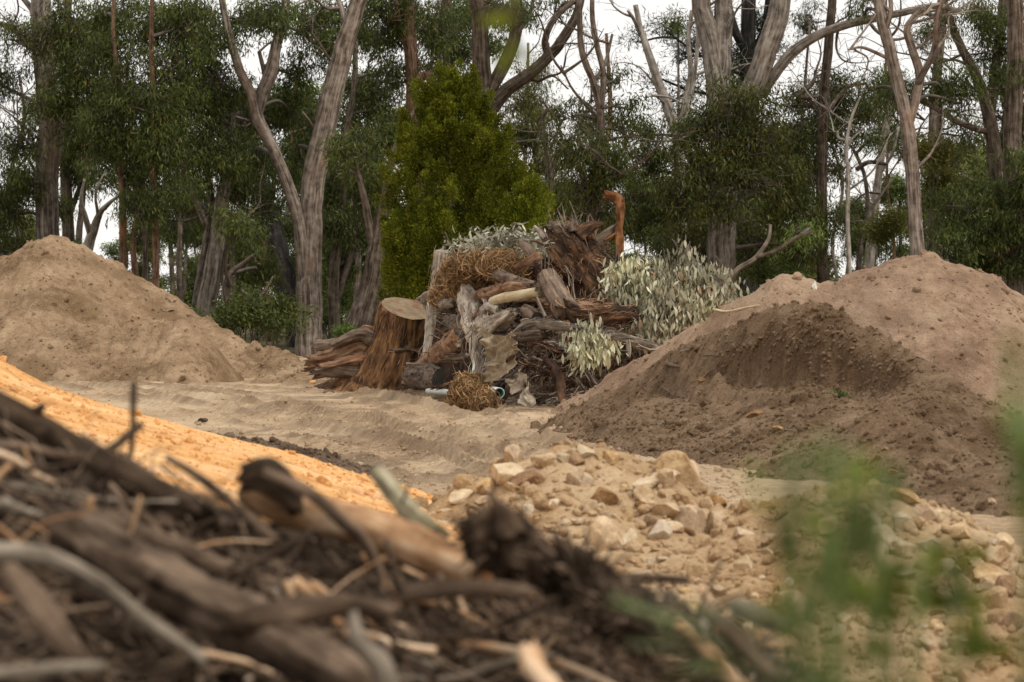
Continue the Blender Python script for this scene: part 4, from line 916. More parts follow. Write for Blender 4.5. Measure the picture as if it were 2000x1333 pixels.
# --- the cypress and its small neighbour: feathery upright plumes round a stem
def cypress(label, px, top, foot, half, d, nplume, seed, prof=None, lean=0):
    g = np.random.default_rng(seed); b = P(px, foot, d); tp = P(px + lean, top, d); gz = float(G(b[0], d)); H = tp[2] - gz; Rm = half * d / FPX
    t = thing('cypress_tree', label, 'tree', (b[0], d, gz)); m = MB()
    tube(m, spline([(b[0], d, gz - .1), (b[0] + .05, d, gz + H * .5), (tp[0], d, tp[2] - .25)], 8), np.linspace(.14, .02, 17), 10, .1, 2, seed); m.build('trunk', M['bark_brown'], t)
    cr = MB(); tw = MB()
    u = g.random(nplume) ** 1.25
    for k in range(nplume):
        h = u[k]; a = g.uniform(0, 2 * math.pi); rr = Rm * np.interp(h, *prof) * (g.uniform(.74, 1.04) if k % 4 else g.uniform(.25, .7)) * (1 + .16 * math.sin(a * 3 + h * 7 + seed))
        if math.sin(a) > .45 and g.random() < .5: a = -a
        ln = g.uniform(.5, 1.05) * (1 - .35 * h); q = np.array([b[0] + (tp[0] - b[0]) * h + math.cos(a) * rr, d + math.sin(a) * rr, gz + .1 + H * h * .93])
        ax = nrm(np.array([math.cos(a) * .45, math.sin(a) * .45, 1.0]) + g.normal(0, .14, 3))
        n = int(400 * ln / .6); s = g.random(n) ** .75; wd = .25 * ln * (1 - s) ** .7 * (.35 + .65 * np.minimum(1, s * 5)) + .015
        off = g.normal(0, 1, (n, 3)) * wd[:, None] * .75; C = q + ax * (s * ln)[:, None] + off
        D = ax * .9 + nrm(off) * .8 + g.normal(0, .25, (n, 3)); leaf_quads(cr, C, D, g.uniform(.05, .095, n), g.uniform(.018, .034, n), g)
        if k % 3 == 0:
            twigs(tw, np.array([[b[0] + (q[0] - b[0]) * .1, d + (q[1] - d) * .1, q[2] - .35]]), q[None] + ax * ln * .4, .014, .006, .02, seed + k)
    cr.build('crown', M['leaf_cypress'], t); tag(tw.build('twigs', M['twig'], t), kind='stuff')
cypress('dense yellow green cypress standing behind the heap of stumps', 922, 138, 640, 156, 66, 780, 5, ([0, .08, .25, .45, .6, .72, .84, .93, 1], [.80, .90, .95, .90, .80, .66, .46, .30, .12]), -40)
cypress('small yellow green cypress at the right foot of the large one', 1030, 372, 640, 72, 63, 120, 6, ([0, .15, .5, .8, 1], [.9, 1, .75, .42, .08]))

# --- other shrubs that stand out
shrub('bright fresh green shrub at the foot of the big pale gum', 682, 652, 72, 36, 26, 'leaf_shrub', Ln=.09, W=.03, spr=.12)
shrub('yellow olive shrub round the forked brown gum, upper clump', 1815, 300, 82, 36, 50, 'leaf_bronze', spr=.2, Ln=.12, W=.03, droop=.1)
shrub('yellow olive shrub right of the forked brown gum', 1835, 360, 86, 52, 60, 'leaf_bronze', spr=.2, Ln=.12, W=.03, droop=.1)
shrub('yellow olive bush low behind the saddle between the heap tops', 1735, 440, 84, 50, 55, 'leaf_bronze', spr=.2, Ln=.12, W=.03)
shrub('yellowish bush in the shade behind the pale leafy branch', 1475, 500, 88, 45, 55, 'leaf_bronze', spr=.2, Ln=.12, W=.03)
shrub('mid green bush beside the slender brown gum', 1545, 515, 86, 50, 42, 'leaf_olive', spr=.2, Ln=.12, W=.035)
shrub('small olive bush on the skyline above the left shoulder of the pale heap', 1500, 548, 80, 45, 30, 'leaf_olive', spr=.2, Ln=.12, W=.035)
shrub('dark green bush against the back of the left heap', 470, 610, 76, 70, 50, 'leaf_gum', spr=.22, Ln=.15, W=.04, droop=.4)
shrub('dark green bush between the charred trunk and the left heap', 540, 625, 78, 50, 50, 'leaf_olive', spr=.22, Ln=.15, W=.04, droop=.4)
# ------------------------------------------------------------------ the heap of stumps, logs and brush
M['wood_grey'] = bark('weathered grey wood', [(.32, (.07, .053, .040)), (.48, (.20, .16, .12)), (.66, (.37, .31, .245))], 14, .09, .7, .03)
M['wood_white'] = bark('bleached root wood', [(.30, (.13, .095, .066)), (.46, (.36, .295, .225)), (.64, (.66, .59, .50))], 9, .16, .9, .05, patch=(.22, .15, .10), plo=.58, pscale=2.2)
M['wood_post'] = bark('pale split wood', [(.32, (.17, .135, .10)), (.48, (.36, .305, .24)), (.66, (.52, .46, .375))], 16, .06, .7, .03)
M['wood_fresh'] = bark('peeled cream wood', [(.32, (.40, .30, .17)), (.48, (.58, .47, .29)), (.66, (.70, .60, .42))], 12, .08, .35, .02)
M['wood_red'] = bark('reddish stripped wood', [(.32, (.085, .045, .026)), (.48, (.22, .125, .075)), (.66, (.38, .24, .15))], 13, .10, .8, .04, patch=(.34, .15, .06), plo=.58, pscale=2.5)
M['wood_brown'] = bark('brown log bark', [(.32, (0.050, 0.032, 0.023)), (.48, (0.140, 0.099, 0.072)), (.66, (0.252, 0.189, 0.140))], 13, .12, .9, .04)
M['wood_stump'] = bark('rusty stump bark', [(.32, (.05, .027, .015)), (.47, (.155, .082, .040)), (.66, (.34, .18, .075))], 11, .12, 1.0, .06, patch=(.028, .022, .018), plo=.56, pscale=2.0, pstretch=.22)
M['wood_root'] = bark('dark burnt root wood', [(.32, (0.020, 0.013, 0.011)), (.48, (0.090, 0.050, 0.029)), (.66, (0.234, 0.122, 0.059))], 9, .25, 1.0, .08, patch=(0.014, 0.013, 0.012), plo=.49, pscale=2.2, pstretch=.6)
M['wood_rust'] = bark('rust orange root', [(.32, (0.047, 0.019, 0.008)), (.48, (0.156, 0.064, 0.023)), (.66, (0.281, 0.129, 0.051))], 12, .3, 1.0, .05)
M['straw'] = plain('dry brown grass', (.32, .195, .092), .85, .55, island=True)
M['straw_body'] = plain('matted dry grass', (.18, .105, .05), .95, .5, 25, bs=.8)
M['strips'] = plain('shredded red brown bark', (.17, .098, .056), .9, .7, island=True)
M['strips_grey'] = plain('grey splinters', (.27, .22, .175), .9, .6, island=True)
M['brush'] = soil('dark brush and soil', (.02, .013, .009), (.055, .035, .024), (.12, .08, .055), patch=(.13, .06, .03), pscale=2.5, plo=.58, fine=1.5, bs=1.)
M['dead_leaf'] = leaf('dried grey green leaves', [(0, (0.281, 0.270, 0.157)), (.4, (0.464, 0.448, 0.292)), (.85, (0.626, 0.605, 0.432)), (.93, (0.734, 0.702, 0.540)), (.95, (0.432, 0.292, 0.162)), (1, (0.324, 0.194, 0.097))], .2, .6, .15)
M['dead_leaf_top'] = leaf('dried grey leaves with brown twigs', [(0, (.16, .155, .105)), (.4, (.31, .31, .215)), (.8, (.49, .475, .37)), (.93, (.60, .57, .47)), (1, (.30, .18, .10))], .12, .6, .15)
M['cloth'] = plain('beige shade cloth', (.29, .225, .148), .9, .25, 9, .1, bs=.3)
M['cloth_grey'] = plain('grey brown rag', (.30, .245, .18), .95, .3, 9, .1, bs=.5)
M['pvc'] = plain('white pvc', (.70, .76, .70), .4, .08, 8, .4)
M['pvc_in'] = plain('turquoise pipe bore', (.22, .62, .64), .5, .15, 8, .3)
M['white'] = plain('off white plastic', (.72, .68, .58), .6, .12, 8, .3)

def wood_end(name, a, b, rings=60, rust=None):
    m, t, bs = nodes(name); v = nd(t, 'ShaderNodeAttribute', attribute_name='bark').outputs['Vector']
    wv = nd(t, 'ShaderNodeTexWave', wave_type='RINGS', rings_direction='Z'); wv.inputs['Scale'].default_value = rings / 6; wv.inputs['Distortion'].default_value = 3; wv.inputs['Detail'].default_value = 3
    t.links.new(v, wv.inputs['Vector']); n = nse(t, v, 5, 6, .65)
    f = mth(t, 'ADD', mth(t, 'MULTIPLY', wv.outputs['Fac'], .3), mth(t, 'MULTIPLY', n, .7)); c = ramp(t, f, [(.3, a), (.62, b)])
    if rust: c = mixc(t, ramp(t, nse(t, v, 3.5, 5, .6), [(.52, (0, 0, 0)), (.62, (1, 1, 1))]), c, rust)
    t.links.new(c, bs.inputs['Base Color']); bs.inputs['Roughness'].default_value = .9; bump(t, bs, f, .5, .02); return m
M['end_tan'] = wood_end('sawn stump top', (.095, .065, .038), (.27, .20, .12), 60, (.16, .085, .045))
M['end_grey'] = wood_end('weathered sawn end', (.12, .10, .08), (.30, .255, .205))
M['end_dark'] = wood_end('dark sawn end', (.04, .034, .03), (.11, .095, .08))
M['end_cream'] = wood_end('cream sawn end', (.45, .35, .21), (.66, .55, .37))
M['end_orange'] = wood_end('orange split end', (.30, .13, .05), (.52, .27, .12))

def DB(px): return np.interp(px, [600, 700, 800, 860, 900, 960, 1020, 1100, 1300, 1450], [57, 56, 54.5, 52, 48.5, 46, 44.6, 44, 44.6, 44.6])
def DP(px, py, off=0.0):
    """depth of the heap's face behind a pixel: it leans back from its foot"""
    b = float(DB(px)); yb = HOR + FPX * CAM_H / b; return b + .8 * max(0.0, (yb - py) * b / FPX) + off

def heap_path(pts, off=0.0, n=7):
    """pts: (px, py, width px[, extra depth])"""
    c = spline([(p[0], p[1], p[2], DP(p[0], p[1], off) + (p[3] if len(p) > 3 else 0)) for p in pts], n)
    return np.array([P(a[0], a[1], a[3]) for a in c]), np.maximum(c[:, 2], .5) / 2 * c[:, 3] / FPX

def cut_end(mb_, path, rad, at_end, seed=0, depth=.006, tilt=None):
    T, A, B_ = frames(path); i = -1 if at_end else 0; T_ = T[i] * (1 if at_end else -1); r = rad[i] * .97; g = np.random.default_rng(seed)
    th = np.linspace(0, 2 * math.pi, 22, endpoint=False); V = [path[i] + T_ * (rad[i] * .12 + depth)]; K = [(seed * 1.7, seed, 0)]
    for q in (.35, .7, 1.0):
        for a in th:
            rr = r * q * (1 + .04 * math.sin(3 * a + seed)); V.append(path[i] + A[i] * math.cos(a) * rr + B_[i] * math.sin(a) * rr + T_ * (rad[i] * .12 * (1 - q * .9) + depth + g.normal(0, .006) * r)); K.append((math.cos(a) * rr + seed * 1.7 * 0, math.sin(a) * rr, seed * .01))
    F3 = [(0, 1 + k, 1 + (k + 1) % 22) for k in range(22)]; F4 = []
    for q in (0, 1):
        for k in range(22): F4.append((1 + q*22 + k, 1 + (q+1)*22 + k, 1 + (q+1)*22 + (k+1) % 22, 1 + q*22 + (k+1) % 22))
    K[0] = (0, 0, seed * .01); mb_.add(np.array(V), [np.array(F3), np.array(F4)], np.array(K))

LS_ = [0]
def log(label, path, rad, mat='wood_grey', ends=(None, None), name='log', cat='log', group=None, rough=.14, ridges=.03, rk=7, seg=14, bits=0, squash=1.0, knots=0, branches=(), furrow=.16, jag=.9):
    LS_[0] += 1; sd = LS_[0]; g = np.random.default_rng(6000 + sd); c = path[len(path) // 2]
    t = thing(name, label, cat, c, group); m = MB(); tube(m, path, rad, max(seg, 20), rough, 3.0, sd * 3 + 1, True, ridges, rk, .6, squash, furrow, (0 if ends[0] else jag, 0 if ends[1] else jag), .35); 
    for q in range(knots):
        i = g.integers(1, len(path) - 1); a = g.uniform(0, 6.28); T, A, B_ = frames(path); dr = A[i] * math.cos(a) + B_[i] * math.sin(a) + T[i] * .4
        tube(m, np.array([path[i], path[i] + dr * rad[i] * 1.15, path[i] + dr * rad[i] * 1.5]), np.array([.5, .32, .2]) * rad[i], 7, .2, 3, sd + q)
    body_o = m.build('bark_body' if mat in ('wood_brown', 'wood_red', 'wood_stump') else 'wood_body', M[mat], t)
    for k, e in enumerate(ends):
        if e: m = MB(); cut_end(m, path, rad, k == 1, sd); m.build('cut_end', M[e], body_o)
    for bp, br in branches:
        m = MB(); tube(m, bp, br, 8, .12, 3, sd * 5); m.build('side_branch', M[mat], t)
    if bits:
        m = MB(); T, A, B_ = frames(path); i = g.integers(0, len(path), bits); a = g.uniform(0, 6.28, bits); rr = rad[i] * 1.02
        C = path[i] + A[i] * (np.cos(a) * rr)[:, None] + B_[i] * (np.sin(a) * rr)[:, None] * squash
        strands(m, C, T[i] + g.normal(0, .25, (bits, 3)), g.uniform(.08, .35, bits), g.uniform(.008, .028, bits), g, .25); tag(m.build('splinters', M['strips'] if 'red' in mat or 'stump' in mat or 'root' in mat or 'brown' in mat else M['strips_grey'], t), kind='stuff')
    return t

# --- dark core of brush and soil that carries everything
CORE = crest_fn([(600, 752, 57.5), (660, 730, 57), (740, 700, 56.5), (810, 655, 56), (850, 600, 53.5), (880, 545, 52), (930, 515, 51), (1000, 500, 49.5), (1060, 505, 48.5), (1120, 520, 48), (1180, 545, 48), (1230, 580, 47.8), (1280, 615, 47.6), (1340, 640, 47.4), (1400, 650, 47.2), (1450, 700, 47), (1500, 760, 47)], .15)
def core_z(X, Y):
    p = np.stack([X, Y], -1); return tent(X, Y, CORE, .72, .8, .3, .3, 20) - .05 + .16 * fbm(p * 1.6, 4, 90) + .07 * fbm(p * 5, 3, 91)
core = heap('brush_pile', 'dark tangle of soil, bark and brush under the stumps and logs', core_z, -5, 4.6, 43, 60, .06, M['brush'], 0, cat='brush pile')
g = np.random.default_rng(404)
CG = Grid(core_z, -5.5, 5, 42, 61, .08)
def on_core(px, py): return hit(px, py, CG, 42.5, 60, 260)
def strip_field(n, box, Ln, W, mat, seed, tilt=(.6, .2, .7), spread=.55, name='bark_shreds', lift=.05):
    g = np.random.default_rng(seed); C = []
    while len(C) < n:
        h = on_core(g.uniform(box[0], box[2]), g.uniform(box[1], box[3]))
        if h is None: n -= 1; continue
        C.append(h + np.array([0, -g.uniform(0, .14), g.uniform(0, lift)]))
    C = np.array(C); D = np.array(tilt) + g.normal(0, spread, C.shape); m = MB(); strands(m, C, D, g.uniform(Ln * .4, Ln * 1.3, len(C)), g.uniform(W * .5, W * 1.4, len(C)), g, .3, 4)
    tag(m.build(name, M[mat], core), kind='stuff')
strip_field(2600, (1000, 655, 1260, 800), .42, .022, 'strips', 1, (.55, .1, .75))
strip_field(700, (1000, 655, 1270, 800), .35, .024, 'strips_grey', 2, (.8, .1, .4))
strip_field(1100, (860, 560, 1200, 700), .4, .022, 'strips_grey', 3, (.8, .1, .1), .5)
strip_field(1500, (860, 540, 1260, 700), .45, .022, 'strips', 4, (.9, .1, .2), .8)
strip_field(500, (900, 600, 1250, 790), .8, .014, 'strips_grey', 7, (.7, -.3, .4), .9, lift=.15)
strip_field(500, (600, 700, 860, 770), .35, .02, 'strips', 5, (.9, .1, .2), .4)
strip_field(500, (960, 770, 1120, 808), .5, .025, 'strips_grey', 6, (.9, .1, .12), .25, lift=.02)

# --- the big sawn stump lying at the left with its root plate
def stump():
    d = 54.6; t = thing('tree_stump', 'big rusty brown stump with a flat sawn top and spreading roots', 'stump', P(770, 762, d))
    path = spline([P(752, 775, d + .35), P(758, 745, d + .25), P(772, 700, d + .1), P(786, 650, d + .02), P(796, 604, d - .16)], 8)
    rad = np.interp(np.linspace(0, 1, len(path)), [0, .12, .35, .6, 1], [112, 92, 66, 55, 51]) * d / FPX
    m = MB(); tube(m, path, rad, 64, .14, 2.6, 3, True, .03, 9, .5, furrow=.13, dense=.12); trunk_o = m.build('trunk', M['wood_stump'], t)
    m = MB(); cut_end(m, path, rad * 1.03, True, 4, .012); m.build('sawn_top', M['end_tan'], trunk_o)
    g = np.random.default_rng(9)
    c = spline([(*P(p_[0], p_[1], d + .35), p_[2] / 2 * d / FPX) for p_ in [(770, 720, 96), (735, 706, 88), (700, 702, 70), (665, 706, 52), (632, 712, 38), (604, 716, 24)]], 7); m = MB(); tube(m, c[:, :3], c[:, 3], 40, .30, 3.0, 29, True, .05, 6, 1.2, .9, .34, (0, 1.4), .14); m.build('root_crown', M['wood_red'], t)
    for k, pts in enumerate([[(742, 690, 60), (706, 676, 52), (668, 690, 42), (630, 700, 30), (602, 702, 20)], [(740, 720, 56), (700, 728, 46), (668, 726, 40), (640, 724, 34), (614, 730, 26)], [(735, 665, 40), (706, 655, 32), (680, 662, 26), (650, 676, 18)],
                            [(745, 735, 46), (738, 752, 40), (730, 766, 30)], [(790, 735, 50), (792, 752, 46), (796, 768, 40)], [(760, 660, 30), (732, 648, 22), (712, 640, 14), (702, 648, 8)], [(720, 700, 34), (690, 704, 30), (655, 712, 24), (625, 716, 16)], [(832, 700, 36), (838, 732, 30), (848, 760, 22)]]):
        c = spline([(*P(p[0], p[1], d + .25 - .12 * k % .5), p[2] / 2 * d / FPX) for p in pts], 6); m = MB(); tube(m, c[:, :3], c[:, 3], 24, .34, 3.5, 30 + k, True, .06, 5, 1.5, .8, .30, (0, 1.2), .3); m.build('root', M['wood_red' if k in (0, 6, 5) else 'wood_brown'], t)
    m = MB(); n = 420; i = g.integers(4, len(path) - 2, n); a = g.uniform(0, 6.28, n); T, A, B_ = frames(path)
    C = path[i] + A[i] * (np.cos(a) * rad[i] * 1.04)[:, None] + B_[i] * (np.sin(a) * rad[i] * 1.04)[:, None]; strands(m, C, T[i] + g.normal(0, .16, (n, 3)), g.uniform(.1, .4, n), g.uniform(.012, .035, n), g, .12)
    tag(m.build('bark_shreds', M['strips'], t), kind='stuff')
stump()

p, r = heap_path([(866, 492, 34), (862, 530, 36), (857, 575, 40), (852, 620, 42), (850, 660, 42), (845, 712, 46)], -.35); log('tall pale grey split post standing upright beside the big stump', p, r, 'wood_post', ('end_grey', None), 'wooden_post', 'post', bits=160, ridges=.06, rk=6, seg=20)
p, r = heap_path([(944, 622, 40), (915, 648, 52), (880, 680, 54), (850, 705, 50), (826, 726, 46)], -.5); log('thick red brown log slanting down right of the big stump', p, r, 'wood_red', (None, None), bits=220, rough=.12, ridges=.04)
p, r = heap_path([(808, 735, 46), (838, 738, 50), (866, 742, 48)], -1.3); log('short sawn log block with one orange end at the foot of the stump', p, r, 'wood_brown', ('end_orange', 'end_dark'), 'log_block', 'log', bits=50, rough=.1, squash=1.1, seg=12)
# bleached hollow root stump in the middle
def bleached():
    t = thing('bleached_stump', 'bleached hollow stump with a forked whitish root in mid heap', 'stump', P(942, 760, 46.6))
    for k, (pts, mt) in enumerate([([(944, 772, 44), (943, 740, 42), (940, 700, 44), (938, 665, 56), (928, 630, 62), (916, 595, 48), (909, 566, 34)], 'wood_white'), ([(932, 640, 46), (958, 640, 52), (980, 628, 40), (1003, 608, 20)], 'wood_white'), ([(925, 650, 50), (905, 640, 44), (886, 628, 30), (872, 622, 16)], 'wood_brown'), ([(958, 662, 40), (990, 664, 30), (1012, 652, 20), (1030, 626, 12)], 'wood_root'), ([(918, 655, 30), (900, 668, 26), (884, 672, 14)], 'wood_white'), ([(944, 620, 30), (952, 598, 22), (944, 576, 12)], 'wood_white')]):
        p, r = heap_path(pts, -.75 + .06 * k); m = MB(); tube(m, p, r, 28, .30, 3.2, 70 + k, True, .07, 5, 2.2, .85, .32, (0, 1.0), .28); m.build('trunk' if k == 0 else 'root', M[mt], t)
    g = np.random.default_rng(5); m = MB(); p, r = heap_path([(943, 740, 42), (938, 665, 56), (928, 630, 60), (960, 640, 50)], -.95); i = g.integers(0, len(p), 200); C = p[i] + g.normal(0, .6, (200, 3)) * r[i][:, None]; C[:, 1] = p[i][:, 1] - r[i]
    strands(m, C, np.array([.3, 0, 1]) + g.normal(0, .4, (200, 3)), g.uniform(.1, .35, 200), g.uniform(.01, .03, 200), g, .2); tag(m.build('splinters', M['strips_grey'], t), kind='stuff')
bleached()

# --- the great root ball on top
def root_ball():
    d = 47.6; t = thing('root_ball', 'great upturned root ball, charred black and rusty, on top of the heap', 'root ball', P(1120, 590, d)); g = np.random.default_rng(12)
    V, F = ICO[4]; V = V.copy(); ax = nrm(P(1172, 600, d - .6) - P(1088, 462, d + .3)); L_ = np.linalg.norm(P(1172, 600, d - .6) - P(1088, 462, d + .3)) / 2 * 1.08; c = P(1128, 528, d)
    u = nrm(np.cross(ax, [0, 1, 0])); v = np.cross(ax, u); st = V[:, 2]; rad = .52 * (1 - .22 * st) * (1 + .10 * np.sin(np.arctan2(V[:, 1], V[:, 0]) * 7 + 3 * st))
    q = np.stack([V[:, 0] * rad, V[:, 1] * rad, st * L_], -1); nn = fbm(q * np.array([5, 5, 1.6]), 4, 7); q = q * (1 + .20 * nn + .10 * fbm(q * 11, 3, 9))[:, None]
    W = c + q[:, :1] * u + q[:, 1:2] * v + q[:, 2:] * ax; m = MB(); m.add(W, F, q * np.array([1, 1, 1]) + 3); m.build('root_mass', M['wood_root'], t)
    # heavy roots
    for k, pts in enumerate([[(1090, 470, 40), (1062, 470, 30), (1048, 490, 22), (1030, 506, 14), (1014, 520, 8)], [(1100, 455, 36), (1090, 446, 30), (1078, 440, 18)], [(1130, 460, 40), (1145, 448, 30), (1162, 440, 18), (1178, 436, 8)], [(1150, 500, 46), (1165, 480, 36), (1178, 466, 28), (1196, 450, 18), (1208, 440, 10)],
                            [(1080, 500, 40), (1060, 516, 28), (1046, 540, 16)], [(1120, 452, 22), (1118, 440, 14), (1124, 430, 6)], [(1085, 452, 14), (1068, 444, 10), (1056, 452, 10), (1046, 444, 7)]]):
        cc = spline([(*P(p[0], p[1], d + .1 - .15 * (k % 3)), p[2] / 2 * d / FPX) for p in pts], 6); m = MB(); tube(m, cc[:, :3], cc[:, 3], 20, .3, 3.5, 130 + k, True, .08, 5, 2, .9, .35, (0, 1.4), .3); m.build('root', M['wood_root' if k % 2 == 0 else 'wood_brown'], t)
    # rootlets and fibre
    m = MB(); i = g.integers(0, len(W), 900); C = W[i]; ok = C[:, 1] < d + .5; C = C[ok]; o = nrm(C - c); D = ax * g.normal(.5, .6, (len(C), 1)) + o * .55 + g.normal(0, .3, C.shape); strands(m, C + o * .02, D, g.uniform(.12, .45, len(C)), g.uniform(.012, .03, len(C)), g, .35, 4)
    tag(m.build('fibres', M['strips'], t), kind='stuff')
    m = MB(); top = W[(st < -.35)]; a = top[g.integers(0, len(top), 90)]; b = a + nrm(nrm(a - c) + g.normal(0, .45, a.shape) - ax * .3) * g.uniform(.12, .42, (90, 1)); twigs(m, a, b, .016, .005, 0, 77)
    a = np.array([P(1062, 486, d - .6)] * 6 + [P(1104, 520, d - .65)] * 3); b = np.array([P(1040 + 6 * k, 520 + 5 * k, d - .7) for k in range(6)] + [P(1112, 560, d - .8), P(1122, 585, d - .8), P(1126, 590, d - .8)]); twigs(m, a, b, .014, .008, 0, 78)
    tag(m.build('rootlets', M['wood_grey'], t), kind='stuff')
root_ball()
p, r = heap_path([(1211, 515, 17), (1210, 480, 17), (1209, 450, 16), (1211, 420, 17), (1211, 398, 19), (1202, 386, 20), (1190, 382, 17), (1180, 378, 12)], 1.0); log('rust orange hooked root standing upright behind the leafy branch', p, r, 'wood_rust', name='hooked_root', cat='root', rough=.38, ridges=.08, rk=3, seg=24, knots=9, furrow=.12, jag=.4, branches=[heap_path([(1207, 455, 7), (1194, 462, 6), (1180, 470, 4)], 1.0)])

# --- logs and planks of the upper heap
def L2(label, pts, off, mat, ends=(None, None), **k):
    p, r = heap_path(pts, off); return log(label, p, r, mat, ends, **k)
L2('long brown grey broken limb lying across the dry grass', [(910, 514, 5), (935, 526, 12), (965, 534, 22), (1000, 548, 24), (1046, 562, 22)], -.55, 'wood_brown', bits=60, rough=.12)
L2('smooth cream peeled pole in the middle of the heap', [(962, 588, 17), (985, 582, 20), (1015, 577, 20), (1054, 570, 20)], -.85, 'wood_fresh', ('end_cream', None), rough=.06, ridges=.02, seg=12)
L2('short grey sawn log leaning beside the root ball', [(1106, 606, 52), (1092, 584, 48), (1078, 560, 44), (1068, 540, 41)], -.9, 'wood_brown', (None, 'end_grey'), rough=.08, seg=18, bits=40, branches=[heap_path([(1092, 592, 26), (1115, 598, 20), (1135, 602, 12)], -.85)])
L2('reddish split log under the brown limb', [(936, 576, 22), (960, 572, 26), (985, 564, 28), (1010, 560, 30), (1040, 564, 26)], -.45, 'wood_red', bits=160, rough=.2)
L2('dark red brown shredded log right of the leaning sawn log', [(1084, 612, 26), (1120, 606, 34), (1155, 604, 30), (1190, 600, 20)], -.75, 'wood_red', bits=260, rough=.22)
L2('dark decayed log running under the leafy branch', [(1120, 622, 30), (1165, 620, 34), (1205, 616, 36), (1240, 616, 30)], -.5, 'wood_root', bits=120, rough=.25)
L2('pale grey splintered log with a broken left end', [(1020, 642, 24), (1050, 634, 26), (1085, 636, 20), (1125, 642, 16), (1150, 648, 12)], -.85, 'wood_grey', bits=120, rough=.2, ridges=.06)
L2('grey log with flaking bark low at the right of the heap', [(1120, 650, 14), (1160, 654, 18), (1200, 660, 20), (1240, 668, 20), (1285, 682, 18)], -.7, 'wood_grey', bits=120, rough=.12)
L2('small round log end poking out beneath the sawn log', [(1022, 606, 24), (1036, 612, 28), (1048, 622, 28)], -.85, 'wood_brown', (None, 'end_dark'), rough=.1)
L2('thin grey stick leaning below the cream pole', [(1048, 582, 6), (1056, 600, 7), (1066, 620, 6)], -1.1, 'wood_grey')
L2('dark brown log under the splintered grey log', [(1005, 660, 20), (1030, 656, 26), (1060, 654, 24)], -.75, 'wood_brown', bits=60)
L2('broken grey slab of bark at the left below the cream pole', [(940, 606, 12), (958, 600, 22), (975, 606, 16)], -.7, 'wood_white', rough=.3)
L2('short pale splinter sticking up left of the root ball', [(1064, 470, 12), (1056, 456, 11), (1044, 444, 8)], -.2, 'wood_grey', rough=.2)
L2('bent brown root above the dry grass, left of the root ball', [(1018, 474, 16), (1032, 486, 20), (1042, 502, 18), (1050, 520, 14)], -.3, 'wood_brown', rough=.2)
L2('brown root stub lying in the dry grass', [(1006, 522, 8), (1028, 514, 16), (1052, 500, 20)], -.35, 'wood_red', rough=.2)
L2('dark leaning plank beside the turquoise pipe', [(978, 792, 8), (990, 768, 11), (1004, 744, 12)], -.9, 'wood_brown', rough=.1)
L2('twisted dark root hanging in the front of the brush', [(1070, 706, 16), (1086, 726, 22), (1094, 752, 20), (1100, 790, 14)], -.5, 'wood_root', rough=.3, knots=3)
L2('grey brown root lump at the foot of the cloth', [(994, 756, 16), (1012, 742, 26), (1028, 748, 20)], -.8, 'wood_grey', rough=.35)
L2('knobbly grey root under the post', [(846, 588, 16), (866, 596, 22), (888, 590, 18)], -.6, 'wood_grey', rough=.35)
L2('old grey log end behind the sawn stump top', [(815, 596, 18), (835, 582, 26), (850, 576, 24)], .6, 'wood_grey', rough=.2)
L2('stacked brown log behind the stump roots', [(620, 676, 22), (660, 672, 24), (700, 668, 22)], .9, 'wood_brown', ('end_grey', None))
L2('thin branch leaning out over the skyline of the leafy branch', [(1262, 540, 5), (1295, 528, 6), (1330, 524, 4)], -.2, 'wood_brown')
L2('short grey stub in the dark hollow under the grey log', [(1226, 668, 12), (1228, 684, 10), (1228, 700, 7)], -.75, 'wood_grey')

# broken limbs and slabs wedged into the heap
g = np.random.default_rng(480)
for k in range(46):
    px, py = (g.uniform(890, 1250), g.uniform(540, 780)) if k < 38 else (g.uniform(630, 850), g.uniform(690, 758)); h = on_core(px, py)
    if h is None: continue
    a = g.normal(-.1, .6); ln = g.uniform(.45, 1.25); dv_ = np.array([math.cos(a), g.normal(0, .3), -math.sin(a)]) * ln / 2; h = h + np.array([0, -.16, .05]); rr = g.uniform(.035, .09)
    c = spline([h - dv_, h - dv_ * .3 + g.normal(0, .05, 3), h + dv_ * .3 + g.normal(0, .05, 3), h + dv_], 5)
    log('broken splintered limb wedged into the heap of stumps', c, np.linspace(rr, rr * g.uniform(.35, .9), len(c)), ['wood_brown', 'wood_red', 'wood_grey', 'wood_root', 'wood_brown', 'wood_stump'][k % 6], name='broken_limb', cat='limb', group='broken limbs wedged in the heap', rough=.3, furrow=.3, bits=50, jag=1.6, squash=g.uniform(.5, 1))
# loose sticks all over the heap
g = np.random.default_rng(500)
for k in range(64):
    px = g.uniform(880, 1270) if k < 50 else g.uniform(615, 860); py = g.uniform(520, 795) if k < 50 else g.uniform(700, 768); h = on_core(px, py)
    if h is None: continue
    a = g.normal(-.15, .5); ln = g.uniform(.25, .8); dv_ = np.array([math.cos(a), g.normal(0, .2), -math.sin(a)]) * ln / 2; h = h + np.array([0, -.12, .06])
    c = spline([h - dv_, h + g.normal(0, .03, 3), h + dv_], 4); rr = g.uniform(.012, .035)
    m = MB(); tube(m, c, np.linspace(rr, rr * .6, len(c)), 7, .15, 3, k)
    tag(m.build('stick', M[['wood_grey', 'wood_brown', 'wood_red', 'wood_post'][k % 4]], loc=h), 'loose broken stick lying on the heap of stumps', 'stick', 'loose sticks on the heap')

